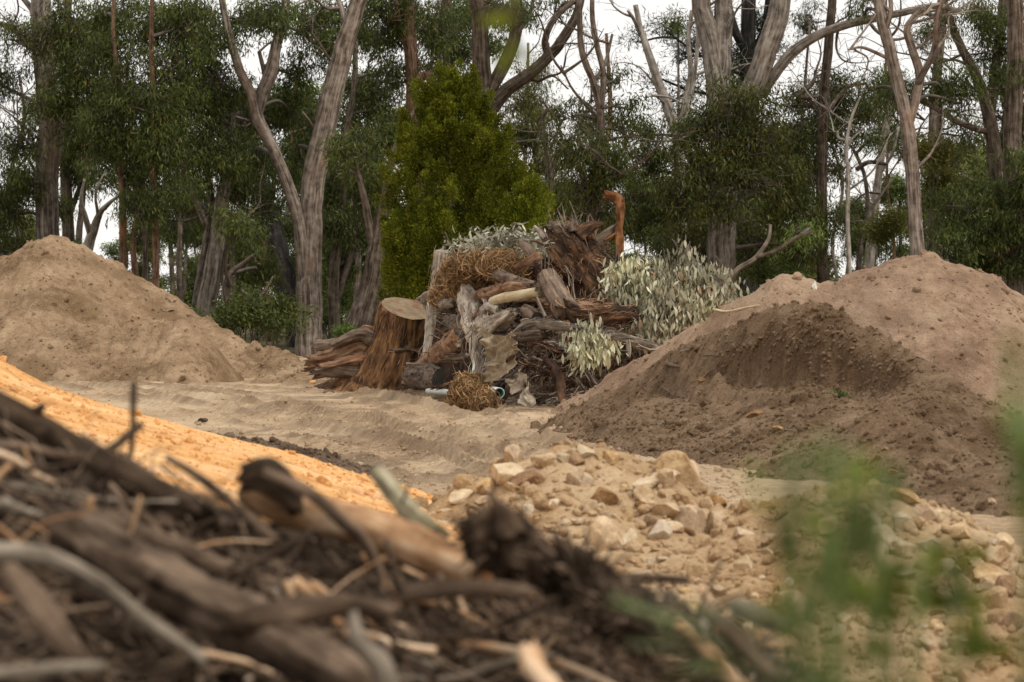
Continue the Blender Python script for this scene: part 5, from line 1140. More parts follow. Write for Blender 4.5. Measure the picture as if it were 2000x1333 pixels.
# --- dry grass on top, and the round clump at the foot
def straw_mass(label, lobes, name, n, off, seed, Ln=.34, shaggy=0.):
    g = np.random.default_rng(seed); l0 = lobes[0]; t = thing(name, label, 'dry grass', P(l0[0], l0[1] + l0[3], DP(l0[0], l0[1], off))); b = MB(); s = MB(); tot = sum(l[2] * l[3] for l in lobes)
    for q, (px, py, rx, ry) in enumerate(lobes):
        d = DP(px, py, off); c = P(px, py, d); R3 = np.array([rx, .5 * (rx + ry), ry]) * d / FPX; V, F = ICO[3]; v = V * (1 + .22 * fbm(V * 2.5 + q, 3, seed + q))[:, None]; b.add(c + v * R3 * .93, F)
        k = int(n * rx * ry / tot); u = nrm(g.normal(0, 1, (k, 3))); u[:, 1] = -np.abs(u[:, 1]) * .9 + .1 * g.normal(0, 1, k); u = nrm(u); rr = 1 + .22 * fbm(u * 2.5 + q, 3, seed + q); C = c + u * rr[:, None] * R3 * g.uniform(.9, 1.06, (k, 1))
        D = np.cross(u, g.normal(0, 1, (k, 3))) + u * g.normal(.1, .3, (k, 1)) + np.array([0, 0, -shaggy]); strands(s, C, D, g.uniform(Ln * .4, Ln * 1.2, k), g.uniform(.008, .019, k), g, .5, 4)
    tag(b.build('matted_grass', M['straw_body'], t), kind='stuff'); tag(s.build('grass_blades', M['straw'], t), kind='stuff')
straw_mass('mat of dry brown grass draped over the top of the heap', [(930, 522, 64, 26), (985, 520, 42, 26), (890, 552, 40, 26), (870, 580, 30, 22), (920, 560, 50, 22), (960, 505, 40, 16)], 'grass_mat', 4200, -.15, 31)
straw_mass('round shaggy clump of dry brown grass at the foot of the heap', [(920, 770, 41, 35), (900, 789, 26, 14), (946, 786, 22, 20)], 'grass_clump', 4200, -2.6, 32, .24, .5)

# --- cut leafy branches, dried grey green
def leafy(label, lobes, off, seed, mat='dead_leaf', Ln=.145, W=.044, dens=1.0, droop=1.5, stems=(), wild=.45, depth=.55):
    g = np.random.default_rng(seed); l0 = lobes[0]; t = thing('leafy_branch', label, 'branch', P(l0[0], l0[1] + l0[3] * .6, DP(l0[0], l0[1], off))); m = MB(); tw = MB()
    for q, (px, py, rx, ry) in enumerate(lobes):
        d = DP(px, py, off); c = P(px, py, d); R3 = np.array([rx, (rx + ry) * .5 * depth, ry]) * d / FPX; n = int(math.pi * rx * ry * 4.6 * dens / (Ln * W * .5 * (FPX / d) ** 2)); ns = max(4, n // 9)
        C = clump_pts(c, R3, ns, g, -.35, seed + q); N9 = np.repeat(C, 9, 0) + g.normal(0, .085, (ns * 9, 3)); DD = np.array([0, 0, -droop]) + g.normal(0, wild, N9.shape); sz = g.uniform(.5, 1.25, len(N9)); curl_leaves(m, N9 + np.array([0, 0, .03]), DD, Ln * sz, W * sz * g.uniform(.8, 1.25, len(N9)), g, .22)
        ctr = c + np.array([0, .2, R3[2] * .5]); sel = C[::2]; twigs(tw, np.repeat(ctr[None], len(sel), 0) + g.normal(0, .15, (len(sel), 3)), sel + np.array([0, 0, .03]), .012, .005, .08, seed + q)
    m.build('leaves', M[mat], t); tag(tw.build('twigs', M['twig'], t), kind='stuff')
    for k, s in enumerate(stems):
        p, r = heap_path(s, off); mm = MB(); tube(mm, p, r, 8, .1, 3, seed + k); mm.build('stem', M['wood_brown'], t)
leafy('large cut branch with hanging pale grey green leaves at the right of the heap', [(1340, 520, 24, 46), (1330, 570, 50, 50), (1385, 560, 44, 44), (1425, 575, 28, 22), (1290, 600, 48, 52), (1350, 610, 46, 40), (1270, 640, 36, 34), (1310, 560, 36, 36), (1400, 590, 36, 26)], -.6, 41, stems=[[(1280, 660, 10), (1310, 600, 9), (1340, 530, 7), (1345, 478, 4)], [(1310, 600, 8), (1370, 570, 6), (1430, 565, 4)]])
leafy('cut branch with drooping pale leaves beside the root ball', [(1220, 540, 36, 40), (1262, 548, 42, 40), (1240, 580, 40, 26), (1205, 560, 22, 36), (1290, 535, 30, 24)], -.5, 42, stems=[[(1200, 560, 9), (1240, 520, 8), (1300, 515, 6)]])
leafy('small bunch of dried leaves hanging in the front of the brush', [(1152, 668, 38, 30), (1130, 690, 26, 22), (1178, 686, 30, 22), (1150, 648, 28, 16)], -.95, 43, stems=[[(1120, 640, 7), (1150, 648, 6), (1185, 660, 4)]])
leafy('dried leafy branch spread along the top of the heap', [(905, 488, 32, 15), (950, 480, 40, 19), (1000, 474, 48, 22), (1038, 478, 30, 18), (965, 492, 55, 16)], .15, 44, 'dead_leaf_top', .14, .036, .8, .2, [[(890, 496, 5), (950, 476, 6), (1030, 470, 6), (1060, 476, 5)]], .9)

# --- cloth, pipes and other bits
def cloth(label, corners, off, seed, mat, nu=34, nv=26, folds=7, amp=.05, name='cloth', sag=.05):
    """corners: four pixel points (with extra depth) -> a thick folded sheet"""
    g = np.random.default_rng(seed); Q = [P(c[0], c[1], DP(c[0], c[1], off) + c[2]) for c in corners]; u, v = np.meshgrid(np.linspace(0, 1, nu), np.linspace(0, 1, nv)); u = u[..., None]; v = v[..., None]
    S_ = Q[0] * (1-u) * (1-v) + Q[1] * u * (1-v) + Q[2] * u * v + Q[3] * (1-u) * v; p2 = np.concatenate([u, v], -1); f = np.sin((u[..., 0] * .6 + v[..., 0]) * folds + 2.2 * fbm(p2 * 3 + seed, 3, seed)) 
    n = nrm(np.cross(Q[1] - Q[0], Q[3] - Q[0])); n = n * (-1 if n[1] > 0 else 1); h = amp * f + amp * 1.2 * fbm(p2 * 4 + seed, 3, seed + 1)
    S_ = S_ + n * h[..., None]; S_[..., 2] -= sag * (np.sin(math.pi * u[..., 0]) * (1 - .4 * v[..., 0]) + .25 * fbm(p2 * 2.2 + seed, 2, seed + 4))
    S_[..., 0] += .05 * fbm(p2 * 2.5 + 5 + seed, 3, seed + 6)
    a = S_.reshape(-1, 3); b = a - n * .012; F = grid_faces(nu, nv); m = MB(); k = len(a); rim = [*range(nu), *[nu * j + nu - 1 for j in range(1, nv)], *[nu * (nv-1) + i for i in range(nu - 2, -1, -1)], *[nu * j for j in range(nv - 2, 0, -1)]]
    E = np.array([(rim[i], rim[(i+1) % len(rim)], rim[(i+1) % len(rim)] + k, rim[i] + k) for i in range(len(rim))]); m.add(np.vstack([a, b]), [F, F[:, ::-1] + k, E])
    return tag(m.build(name, M[mat], loc=Q[0]), label, 'cloth')
cloth('folded beige shade cloth draped over the bleached stump', [(944, 642, .0), (1000, 648, .1), (1006, 690, -.1), (950, 716, -.1)], -2.0, 3, 'cloth', folds=22, amp=.05, sag=.10)
cloth('stiff beige cloth sheet slanting in front of the bleached stump', [(962, 708, .15), (1005, 692, .2), (998, 730, -.1), (938, 748, -.1)], -2.0, 4, 'cloth', folds=5, amp=.03, sag=.04)
cloth('torn grey brown rag hanging over the root at the foot of the heap', [(990, 742, .0), (1016, 720, .0), (1030, 738, -.1), (1000, 772, -.1)], -1.7, 5, 'cloth_grey', folds=9, amp=.035, name='rag')
cloth('strip of grey brown rag trailing to the ground', [(1014, 728, .0), (1030, 742, .0), (1042, 790, -.15), (1016, 790, -.1)], -1.6, 6, 'cloth_grey', folds=8, amp=.03, name='rag')
cloth('strip of tan cloth half buried near the top of the left heap', [(290, 578, 9.6), (320, 590, 9.4), (384, 612, 9.0), (318, 606, 8.6)], 0, 7, 'cloth', folds=3, amp=.04, name='buried_cloth')

def pipe(label, a, b, r, wall=.012, inner='pvc_in'):
    """a real tube with a bore, from a to b"""
    t = thing('pipe', label, 'pipe', a); path = spline([a, b], 6); T, A, B_ = frames(path); th = np.linspace(0, 2*math.pi, 24, endpoint=False); ring = lambda i, q: path[i] + q * (np.cos(th)[:, None] * A[i] + np.sin(th)[:, None] * B_[i]); n = len(path); j = np.arange(24); j2 = (j + 1) % 24
    V = np.concatenate([ring(i, r) for i in range(n)] + [ring(0, r - wall), ring(n-1, r - wall)]); F = [np.stack([i*24 + j, i*24 + j2, (i+1)*24 + j2, (i+1)*24 + j], -1) for i in range(n-1)] + [np.stack([j, n*24 + j, n*24 + j2, j2], -1), np.stack([(n-1)*24 + j, (n-1)*24 + j2, (n+1)*24 + j2, (n+1)*24 + j], -1)]
    m = MB(); m.add(V, [np.concatenate(F)]); m.build('wall', M['pvc'], t); V = np.concatenate([ring(i, r - wall) for i in range(n)]); m = MB(); m.add(V, [np.concatenate([np.stack([i*24 + j, (i+1)*24 + j, (i+1)*24 + j2, i*24 + j2], -1) for i in range(n-1)])]); m.build('bore', M[inner], t)
    return t
pipe('turquoise lined plastic pipe end beside the round grass clump', P(975, 768, 44.4), P(946, 763, 45.9), .086, .010)
pipe('white plastic pipe standing up behind the round grass clump', P(924, 738, 46.2), P(935, 698, 46.5), .05, .006, 'pvc')
pipe('white plastic pipe lying on the ground left of the grass clump', P(836, 764, 50.2), P(890, 767, 47.6), .05, .006, 'pvc')

def block(label, px, py, w, h, d, mat, name, cat, seed, ang=0.3, dep=.6, bev=.25):
    """a rough squared lump"""
    V, F = rock_shape(seed, 3, 7, .10, (1, 1, 1)); V = np.sign(V) * np.abs(V) ** .75; c = P(px, py, d); s = d / FPX / 2; ca, sa = math.cos(ang), math.sin(ang); X = V * np.array([w * s, dep * w * s, h * s]); Y = np.stack([X[:, 0] * ca + X[:, 2] * sa, X[:, 1], -X[:, 0] * sa + X[:, 2] * ca], -1)
    m = MB(); m.add(c + Y, F, Y + seed); return tag(m.build(name, M[mat], loc=c), label, cat)
M['stone_tan'] = stone('tan stone', (0.300, 0.186, 0.095), (0.540, 0.382, 0.223), (0.720, 0.559, 0.370))
M['stone_dark'] = stone('brown crusted stone', (.13, .075, .035), (.30, .175, .085), (.48, .31, .165))
M['stone_pale'] = stone('pale tan stone', (.40, .30, .19), (.60, .475, .32), (.74, .62, .46))
block('brown offcut of wood lying on the sandy ground left of the stump', 648, 774, 38, 20, 52, 'wood_brown', 'wood_offcut', 'wood', 61, .62)
block('dark clod of soil beside the orange bank', 396, 821, 20, 12, 37.5, 'windrow', 'soil_clod', 'clod', 62, 0)
block('pale stone under the stump roots, left one', 668, 738, 34, 18, 56, 'stone_pale', 'stone', 'stone', 63, 0)
block('pale stone under the stump roots, right one', 712, 750, 28, 16, 55.4, 'stone_tan', 'stone', 'stone', 64, 0)
block('white scrap of plastic under the stump roots', 676, 751, 22, 7, 55, 'pvc', 'plastic_scrap', 'scrap', 65, -.2)
block('small orange stone on the ground left of the stump', 612, 748, 14, 9, 57, 'clay', 'stone', 'stone', 66, 0)
# ------------------------------------------------------------------ stones on the rubble heaps and bits on the soil heaps
def inst(name, me, mat, pos, scale, rot, label, cat, group=None):
    o = bpy.data.objects.new(name, me); COL.objects.link(o); o.location = tuple(map(float, pos)); o.scale = tuple(map(float, scale)); o.rotation_euler = tuple(map(float, rot))
    return tag(o, label, cat, group)
ROCKS = {}
for mt in ('stone_tan', 'stone_dark', 'stone_pale'):
    ROCKS[mt] = []
    for k in range(6):
        V, F = rock_shape(40 + k + 10 * len(ROCKS), 3, 12, .05, (1, .85, .68)); me = mk_mesh('stone', V, [F], None, False); me.materials.append(M[mt]); ROCKS[mt].append(me)
def put_stone(zf, d0, d1, px, py, w, mt, k, label, group=None, h=.7, rz=0., tilt=0., sink=.05):
    p = hit(px, py, zf, d0, d1)
    if p is None: return None
    s = w / 2 * p[1] / FPX; g = np.random.default_rng(int(px * 7 + py))
    return inst('stone', ROCKS[mt][k % 6], None, p + np.array([0, s * .25, s * (.30 - sink)]), (s * 1.12, s, s * 1.12 * h / .68), (tilt + g.normal(0, .15), g.normal(0, .2), rz), label, 'stone', group)
A1 = (Grid(rub1_z, -1.8, 2.6, 12.5, 22, .04), 13.2, 21.8); A2 = (Grid(rub2_z, .7, 4.6, 11.5, 20, .04), 12.2, 19.8)
for (ar, px, py, w, mt, k, label, h) in [
    (A1, 1322, 938, 96, 'stone_tan', 0, 'largest rounded tan boulder at the right end of the middle rubble heap', .85),
    (A1, 1274, 905, 36, 'stone_pale', 1, 'round pale stone perched on the crest beside the largest boulder', .95),
    (A1, 1196, 902, 62, 'stone_tan', 2, 'flat tan slab on the crest of the middle rubble heap', .5),
    (A1, 1062, 906, 52, 'stone_tan', 3, 'squarish tan stone near the left of the crest', .7),
    (A1, 1098, 900, 42, 'stone_pale', 4, 'flat pale stone on the crest left of the slab', .5),
    (A1, 1180, 985, 76, 'stone_dark', 5, 'dark rust brown stone jutting from the middle rubble heap', .55),
    (A1, 1345, 1040, 100, 'stone_tan', 1, 'large angular tan stone low on the right of the middle heap', .7),
    (A1, 1335, 990, 54, 'stone_dark', 2, 'brown stone just below the largest boulder', .75),
    (A1, 1395, 990, 56, 'stone_dark', 3, 'dark brown stone at the right foot of the largest boulder', .6),
    (A1, 1145, 945, 44, 'stone_pale', 0, 'pale stone above the dark rust brown one', .6),
    (A1, 1030, 940, 34, 'stone_pale', 5, 'pale round stone on the left slope of the middle heap', .8),
    (A1, 900, 978, 64, 'stone_pale', 2, 'long pale stone at the left end of the middle heap', .5),
    (A1, 872, 1008, 40, 'stone_tan', 4, 'small pale tan stone at the left foot of the middle heap', .55),
    (A1, 1190, 1068, 96, 'stone_tan', 3, 'large orange tan stone behind the dark stump lump', .95),
    (A1, 1232, 1062, 50, 'stone_pale', 1, 'upright grey white stone beside the large orange tan one', 1.2),
    (A1, 1295, 1100, 44, 'stone_tan', 5, 'tan stone low in the middle heap right of the grey white one', .55),
    (A1, 1285, 1040, 44, 'stone_dark', 0, 'reddish brown stone in the middle of the slope', .5),
    (A2, 1620, 1046, 66, 'stone_tan', 1, 'smooth round pale stone seen through the green leaves', .6),
    (A2, 1600, 988, 58, 'stone_tan', 2, 'tan stone high on the right rubble heap', .6),
    (A2, 1768, 980, 66, 'stone_tan', 4, 'sloping tan stone on the right shoulder of the right rubble heap', .6),
    (A2, 1700, 1030, 60, 'stone_dark', 3, 'greenish brown stone right of the smooth round one', .6),
    (A2, 1690, 1000, 46, 'stone_pale', 0, 'pale stone near the top of the right rubble heap', .5),
    (A2, 1940, 1145, 70, 'stone_tan', 5, 'large tan stone at the right foot of the right rubble heap', .7),
    (A2, 1900, 1020, 80, 'stone_tan', 0, 'broad tan boulder at the right end of the right crest', .6),
    (A2, 1500, 1085, 50, 'stone_pale', 3, 'flat white stone at the left of the right rubble heap', .35),
    (A2, 1610, 1125, 70, 'stone_dark', 1, 'brown angular stone low on the right rubble heap', .6)]:
    put_stone(*ar, px, py, w, mt, k, label, None, h, k * .9 + px * .01)
g = np.random.default_rng(620)
for ar, n, box, lab, grp in ((A1, 122, (840, 890, 1480, 1180), 'small tan stone on the slope of the middle rubble heap', 'small stones on the middle rubble heap'), (A2, 112, (1440, 960, 1990, 1270), 'small tan stone on the slope of the right rubble heap', 'small stones on the right rubble heap')):
    for k in range(n):
        px, py = g.uniform(box[0], box[2]), g.uniform(box[1], box[3]); w = float(np.clip(g.lognormal(3.65, .45), 18, 104))
        put_stone(*ar, px, py, w, g.choice(['stone_tan', 'stone_tan', 'stone_pale', 'stone_dark'], p=[.4, .25, .2, .15]), int(g.integers(0, 6)), lab, grp, g.uniform(.45, .85), g.uniform(0, 6.28), g.normal(0, .2), .0)
DG = Grid(dark_z, -.6, 7.6, 19, 38, .05); PG = Grid(pale_z, -.6, 9.6, 32, 45, .06); A3 = (DG, 19.8, 37)
for (px, py, w, label, h) in [(1372, 746, 28, 'dark lump of soil on the left shoulder of the dug heap', .5), (1472, 815, 34, 'knobbly brown lump below the hollow in the dark heap', .6), (1302, 716, 26, 'flat brown lump high on the left of the dark heap', .4), (1178, 868, 26, 'brown stone at the left foot of the dark heap', .7), (1146, 872, 20, 'smaller brown stone at the left foot of the dark heap', .7),
                              (1938, 985, 22, 'pale round stone at the right foot of the dark heap', .8), (1748, 925, 24, 'brown stone on the lower right slope of the dark heap', .6), (1520, 840, 24, 'dark lump on the rim in front of the hollow', .5), (1730, 880, 16, 'small grey stone on the dark spur', .8)]:
    put_stone(*A3, px, py, w, 'stone_dark' if 'pale' not in label else 'stone_tan', int(px) % 6, label, None, h)
g = np.random.default_rng(640)
for k in range(36):
    px, py = g.uniform(1120, 1990), g.uniform(830, 1000); put_stone(*A3, px, py, float(np.clip(g.lognormal(2.3, .3), 7, 20)), 'stone_dark', int(g.integers(0, 6)), 'small brown stone on the lower slope of the dark heap', 'small stones on the dark heap', .7, g.uniform(0, 6), 0, .15)

def surf_stick(label, pts, zf, d0, d1, w, mat, lift=.02, group=None, name='stick'):
    q = []
    for px, py in pts:
        h = hit(px, py, zf, d0, d1)
        if h is None: return
        q.append(h + np.array([0, -.02, lift]))
    c = spline(q, 5); rr = w / 2 * c[:, 1].mean() / FPX; m = MB(); tube(m, c, np.linspace(rr, rr * .6, len(c)), 8, .15, 3, int(pts[0][0])); return tag(m.build(name, M[mat], loc=c[len(c)//2]), label, 'stick', group)
surf_stick('thin bent pale stick lying across the left shoulder of the pale heap', [(1395, 612), (1420, 616), (1450, 610), (1482, 604)], PG, 33, 44.5, 5, 'wood_fresh', .05)
surf_stick('short white splinter on the left foot of the pale heap', [(1167, 778), (1165, 788), (1161, 802)], PG, 33, 44.5, 3, 'wood_fresh', .03)
surf_stick('short brown stick on the dark heap above the hollow', [(1300, 714), (1326, 720)], DG, 20, 37.5, 8, 'wood_brown')
h = hit(1591, 566, PG, 33, 44.5); V, F = rock_shape(71, 3, 5, .35, (.04, .03, .075)); m = MB(); m.add(h + V + np.array([0, 0, .05]), F); tag(m.build('paper_scrap', M['white'], loc=h), 'crumpled off white scrap near the top of the pale heap', 'scrap')
g = np.random.default_rng(650)
for k in range(40):
    px, py = g.uniform(1150, 1960), g.uniform(650, 980); a = g.normal(.1, .5); l = g.uniform(8, 20)
    surf_stick('tiny dry twig stuck in the dark soil heap', [(px - l * math.cos(a), py + l * math.sin(a)), (px, py - 2), (px + l * math.cos(a), py - l * math.sin(a))], DG, 19.8, 37, g.uniform(1.6, 3.2), ['wood_grey', 'wood_brown'][k % 2], .012, 'tiny twigs in the dark soil heap', 'twig')
def tuft(label, px, py, zf, d0, d1, w, mat, seed, n=60, name='grass_tuft', Ln=.12):
    h = hit(px, py, zf, d0, d1); g = np.random.default_rng(seed); t = thing(name, label, 'plant', h); m = MB(); s = w / 2 * h[1] / FPX; C = h + g.normal(0, .5, (n, 3)) * np.array([s, s * .6, s * .15]) + np.array([0, 0, Ln * .3]); strands(m, C, np.array([0, 0, 1]) + g.normal(0, .6, (n, 3)), g.uniform(Ln * .5, Ln * 1.2, n), g.uniform(.006, .012, n), g, .3, 3); m.build('blades', M[mat], t)
M['grass_green'] = plain('green grass', (.085, .12, .03), .7, .4, island=True)
tuft('small green weed on the floor of the hollow in the dark heap', 1640, 777, DG, 20, 37, 44, 'grass_green', 1)
tuft('wisp of orange dry grass at the foot of the dark heap', 1835, 1000, DG, 19.7, 37, 34, 'straw', 2, 70, 'dry_grass_tuft', .08)

# ------------------------------------------------------------------ foreground: bank of cut branches, out of focus
M['stick_grey'] = bark('grey brown dead branch', [(.32, (0.036, 0.023, 0.014)), (.48, (0.112, 0.075, 0.049)), (.66, (0.235, 0.164, 0.111))], 30, .1, .7, .01)
M['stick_dark'] = bark('dark wet branch', [(.32, (0.014, 0.009, 0.005)), (.48, (0.048, 0.030, 0.018)), (.66, (0.111, 0.073, 0.045))], 30, .1, .7, .01)
M['stick_tan'] = bark('tan debarked branch', [(.32, (0.213, 0.110, 0.053)), (.48, (0.463, 0.275, 0.144)), (.66, (0.725, 0.537, 0.362))], 22, .12, .6, .01)
M['stick_pale'] = bark('pale grey dead root', [(.32, (0.093, 0.072, 0.053)), (.48, (0.204, 0.166, 0.123)), (.66, (0.357, 0.306, 0.238))], 30, .1, .6, .01)
M['stick_moss'] = bark('greenish grey stake', [(.32, (.11, .09, .05)), (.48, (.24, .205, .125)), (.66, (.40, .355, .24))], 26, .1, .6, .01)
FC = crest_fn([(-700, 560, 7), (-300, 690, 7), (-100, 780, 7), (0, 800, 7), (150, 872, 7), (350, 966, 7), (500, 1010, 7), (700, 1065, 7), (900, 1115, 7), (1100, 1165, 7), (1300, 1225, 7), (1500, 1290, 7), (1700, 1370, 7), (2000, 1490, 7), (2400, 1640, 7)], .08)
def fore_z(X, Y):
    p = np.stack([X, Y], -1); zc, yc = FC(X); d = Y - yc
    z = zc - np.where(d < 0, .20, .75) * (np.sqrt(d * d + .04) - .2)
    return z + .03 * fbm(p * 2.5, 3, 95) + .025 * fbm(p * 8, 3, 96)
heap('brush_bank', 'dark bank of soil and leaf litter under the foreground branches', fore_z, -3.6, 2.3, 2.2, 9.2, .035, M['litter'], 0, cat='bank')
FG = Grid(fore_z, -3.8, 2.6, 2, 9.4, .03)
def FD(px, py):
    h = hit(px, py, FG, 2.4, 8.6); return 7.0 if h is None else h[1]
def fpath(pts, off=-.15, n=7):
    c = spline([(p[0], p[1], p[2], p[3] if len(p) > 3 else FD(p[0], p[1]) + off) for p in pts], n); return np.array([P(a[0], a[1], a[3]) for a in c]), np.maximum(c[:, 2], .5) / 2 * c[:, 3] / FPX
def fl(label, pts, mat, off=-.15, ends=(None, None), **k):
    p, r = fpath(pts, off); k.setdefault('name', 'branch'); k.setdefault('cat', 'branch'); return log(label, p, r, mat, ends, **k)
fl('thick dark branch slanting down from the left edge', [(-110, 745, 74, 6.8), (0, 800, 72, 6.75), (120, 866, 70, 6.7), (240, 930, 68, 6.6), (330, 975, 62, 6.5), (400, 1015, 50, 6.4)], 'stick_dark', seg=18, knots=3)
fl('large tan debarked branch with a dark hollow broken end', [(500, 950, 92, 6.6), (560, 985, 86, 6.55), (640, 1010, 78, 6.5), (740, 1040, 82, 6.4), (840, 1080, 84, 6.3), (940, 1128, 72, 6.2)], 'stick_tan', ends=('end_dark', 'end_orange'), seg=20, rough=.1)
fl('ragged dark bark collar at the broken end of the tan branch', [(482, 935, 60, 6.5), (520, 930, 76, 6.48), (556, 960, 60, 6.46), (580, 1000, 30, 6.44)], 'stick_dark', seg=14, rough=.3, name='bark_collar', cat='bark')
fl('thin grey branch draped over the tan one', [(520, 922, 24, 6.4), (600, 960, 26, 6.35), (660, 1010, 28, 6.3), (712, 1060, 26, 6.3), (738, 1110, 22, 6.3), (748, 1160, 14, 6.3)], 'stick_grey', seg=12)
fl('thin pale stick poking up in front of the orange bank', [(325, 893, 14, 6.4), (400, 940, 18, 6.4), (470, 1000, 22, 6.35), (540, 1060, 24, 6.3)], 'stick_grey')
fl('short greenish stake leaning behind the tan branch', [(738, 924, 34, 6.9), (775, 970, 42, 6.8), (815, 1015, 46, 6.7), (860, 1050, 40, 6.6)], 'stick_moss', ends=('end_grey', None))
def root_lump(label, px, py, rx, ry, d, mat, seed, n=90):
    g = np.random.default_rng(seed); c = P(px, py, d); R3 = np.array([rx, .6 * (rx + ry) / 2, ry]) * d / FPX; t = thing('root_lump', label, 'root', c - np.array([0, 0, R3[2]])); V, F = ICO[4]; v = V * (1 + .35 * fbm(V * 2.0 + seed, 4, seed) + .16 * fbm(V * 6 + seed, 3, seed + 1))[:, None]
    ca, sa = math.cos(.5), math.sin(.5); W_ = v * R3; W_ = np.stack([W_[:, 0] * ca + W_[:, 2] * sa, W_[:, 1], -W_[:, 0] * sa + W_[:, 2] * ca], -1); m = MB(); m.add(c + W_, F, W_ * 1.0 + seed); m.build('root_mass', M[mat], t)
    a = (c + W_)[g.integers(0, len(W_), n)]; o = nrm(a - c); b = a + nrm(o + g.normal(0, .6, a.shape)) * g.uniform(.3, 1.0, (n, 1)) * R3.mean(); m = MB(); twigs(m, a - o * .01, b, R3.mean() * g.uniform(.04, .12, n), R3.mean() * .02, 0, seed); tag(m.build('rootlets', M['stick_grey'], t), kind='stuff')
root_lump('dark lumpy root mass at the right end of the tan branch', 985, 1065, 95, 62, 6.1, 'stick_dark', 91)
root_lump('ragged brown root lump below the dark root mass', 1150, 1150, 120, 60, 6.0, 'litter', 92, 160)
root_lump('dark clump of roots low at the right of the bank', 1230, 1210, 90, 60, 5.9, 'stick_dark', 93, 140)
fl('dark broken point sticking up from the root mass', [(1000, 1050, 70, 6.05), (985, 1010, 50, 6.05), (962, 972, 14, 6.05)], 'stick_dark', rough=.35, name='broken_root', cat='root')
fl('pale curved root arching across the lower left corner', [(-60, 1078, 38, 5.1), (40, 1080, 40, 5.1), (120, 1098, 38, 5.1), (200, 1145, 36, 5.1), (280, 1210, 34, 5.1), (340, 1250, 30, 5.1), (400, 1290, 24, 5.1)], 'stick_pale', seg=14)
fl('broad grey log slanting through the lower left', [(120, 1030, 90, 5.9), (260, 1105, 110, 5.7), (400, 1180, 116, 5.5), (540, 1255, 112, 5.3), (700, 1340, 100, 5.1), (820, 1400, 100, 5.0)], 'stick_grey', seg=30, rough=.2, furrow=.28, knots=4)
fl('bowed grey branch in the lower middle', [(440, 1212, 60, 5.3), (520, 1212, 76, 5.3), (600, 1190, 60, 5.3), (680, 1182, 46, 5.3), (770, 1196, 30, 5.3)], 'stick_grey', seg=14)
fl('brown branch pointing down at the bottom left corner', [(10, 1110, 50, 4.8), (70, 1180, 60, 4.75), (130, 1260, 50, 4.7), (180, 1330, 36, 4.7)], 'stick_grey', seg=14)
fl('pale flat stick along the bottom left edge', [(-20, 1318, 26, 4.6), (90, 1308, 30, 4.6), (200, 1300, 20, 4.6)], 'stick_pale')
fl('pale root stub rising from the bottom middle', [(760, 1360, 40, 4.9), (745, 1300, 44, 4.9), (700, 1250, 36, 4.95), (690, 1200, 22, 5)], 'stick_pale', rough=.2)
fl('grey stick below the tan branch', [(780, 1165, 40, 5.6), (860, 1152, 36, 5.6), (960, 1150, 34, 5.6), (1040, 1160, 24, 5.6)], 'stick_grey')
fl('thin branch in the far left behind the dark one', [(-40, 880, 30, 6.9), (80, 940, 34, 6.8), (200, 1000, 36, 6.6), (310, 1020, 40, 6.4), (330, 1025, 30, 6.4)], 'stick_grey')
fl('grey branch below the thick dark one', [(150, 990, 40, 6.2), (260, 1040, 44, 6.1), (350, 1070, 40, 6.0), (460, 1120, 30, 5.9)], 'stick_grey')
fl('pale stub of cut branch among the leaves at lower right', [(1440, 1185, 34, 6.3), (1490, 1205, 40, 6.25), (1540, 1225, 34, 6.2)], 'stick_pale', ends=('end_grey', None))
fl('brown stick slanting to the bottom edge at lower right', [(1380, 1190, 30, 6.0), (1440, 1250, 34, 5.9), (1520, 1330, 30, 5.8)], 'stick_grey')
fl('second brown stick slanting to the bottom edge, left of the first', [(1320, 1220, 26, 6.0), (1400, 1290, 34, 5.8), (1450, 1350, 30, 5.7)], 'stick_tan')
fl('orange brown scrap of bark at the bottom edge', [(1035, 1270, 40, 4.9), (1045, 1310, 46, 4.85), (1090, 1350, 36, 4.8)], 'stick_tan', rough=.3, name='bark_scrap', cat='bark')
g = np.random.default_rng(710)
for k in range(290):
    px = g.uniform(-60, 1440); yt = np.interp(px, [0, 350, 700, 1000, 1300, 1500], [850, 1000, 1080, 1140, 1215, 1290]); py = yt + (1345 - yt) * g.random() ** .9
    h = hit(px, py, FG, 2.4, 8.6)
    if h is None: continue
    a = g.normal(.42, .55); ln = g.uniform(.10, .5); dv_ = np.array([math.cos(a), g.normal(0, .35), -math.sin(a)]) * ln / 2; h = h + np.array([0, -.05, g.uniform(.01, .05)]); rr = float(np.clip(g.lognormal(-5.0, .5), .003, .018))
    c = spline([h - dv_, h - dv_ * .3 + g.normal(0, .05, 3) * ln, h + dv_ * .4 + g.normal(0, .05, 3) * ln, h + dv_], 4); m = MB(); tube(m, c, np.linspace(rr, rr * .55, len(c)), 7, .15, 3, k)
    tag(m.build('stick', M[['stick_grey', 'stick_dark', 'stick_grey', 'stick_tan', 'stick_pale'][int(g.choice(5, p=[.32, .24, .2, .18, .06]))]], loc=h), 'thin dead stick in the blurred tangle of the foreground bank', 'stick', 'thin sticks in the foreground tangle')
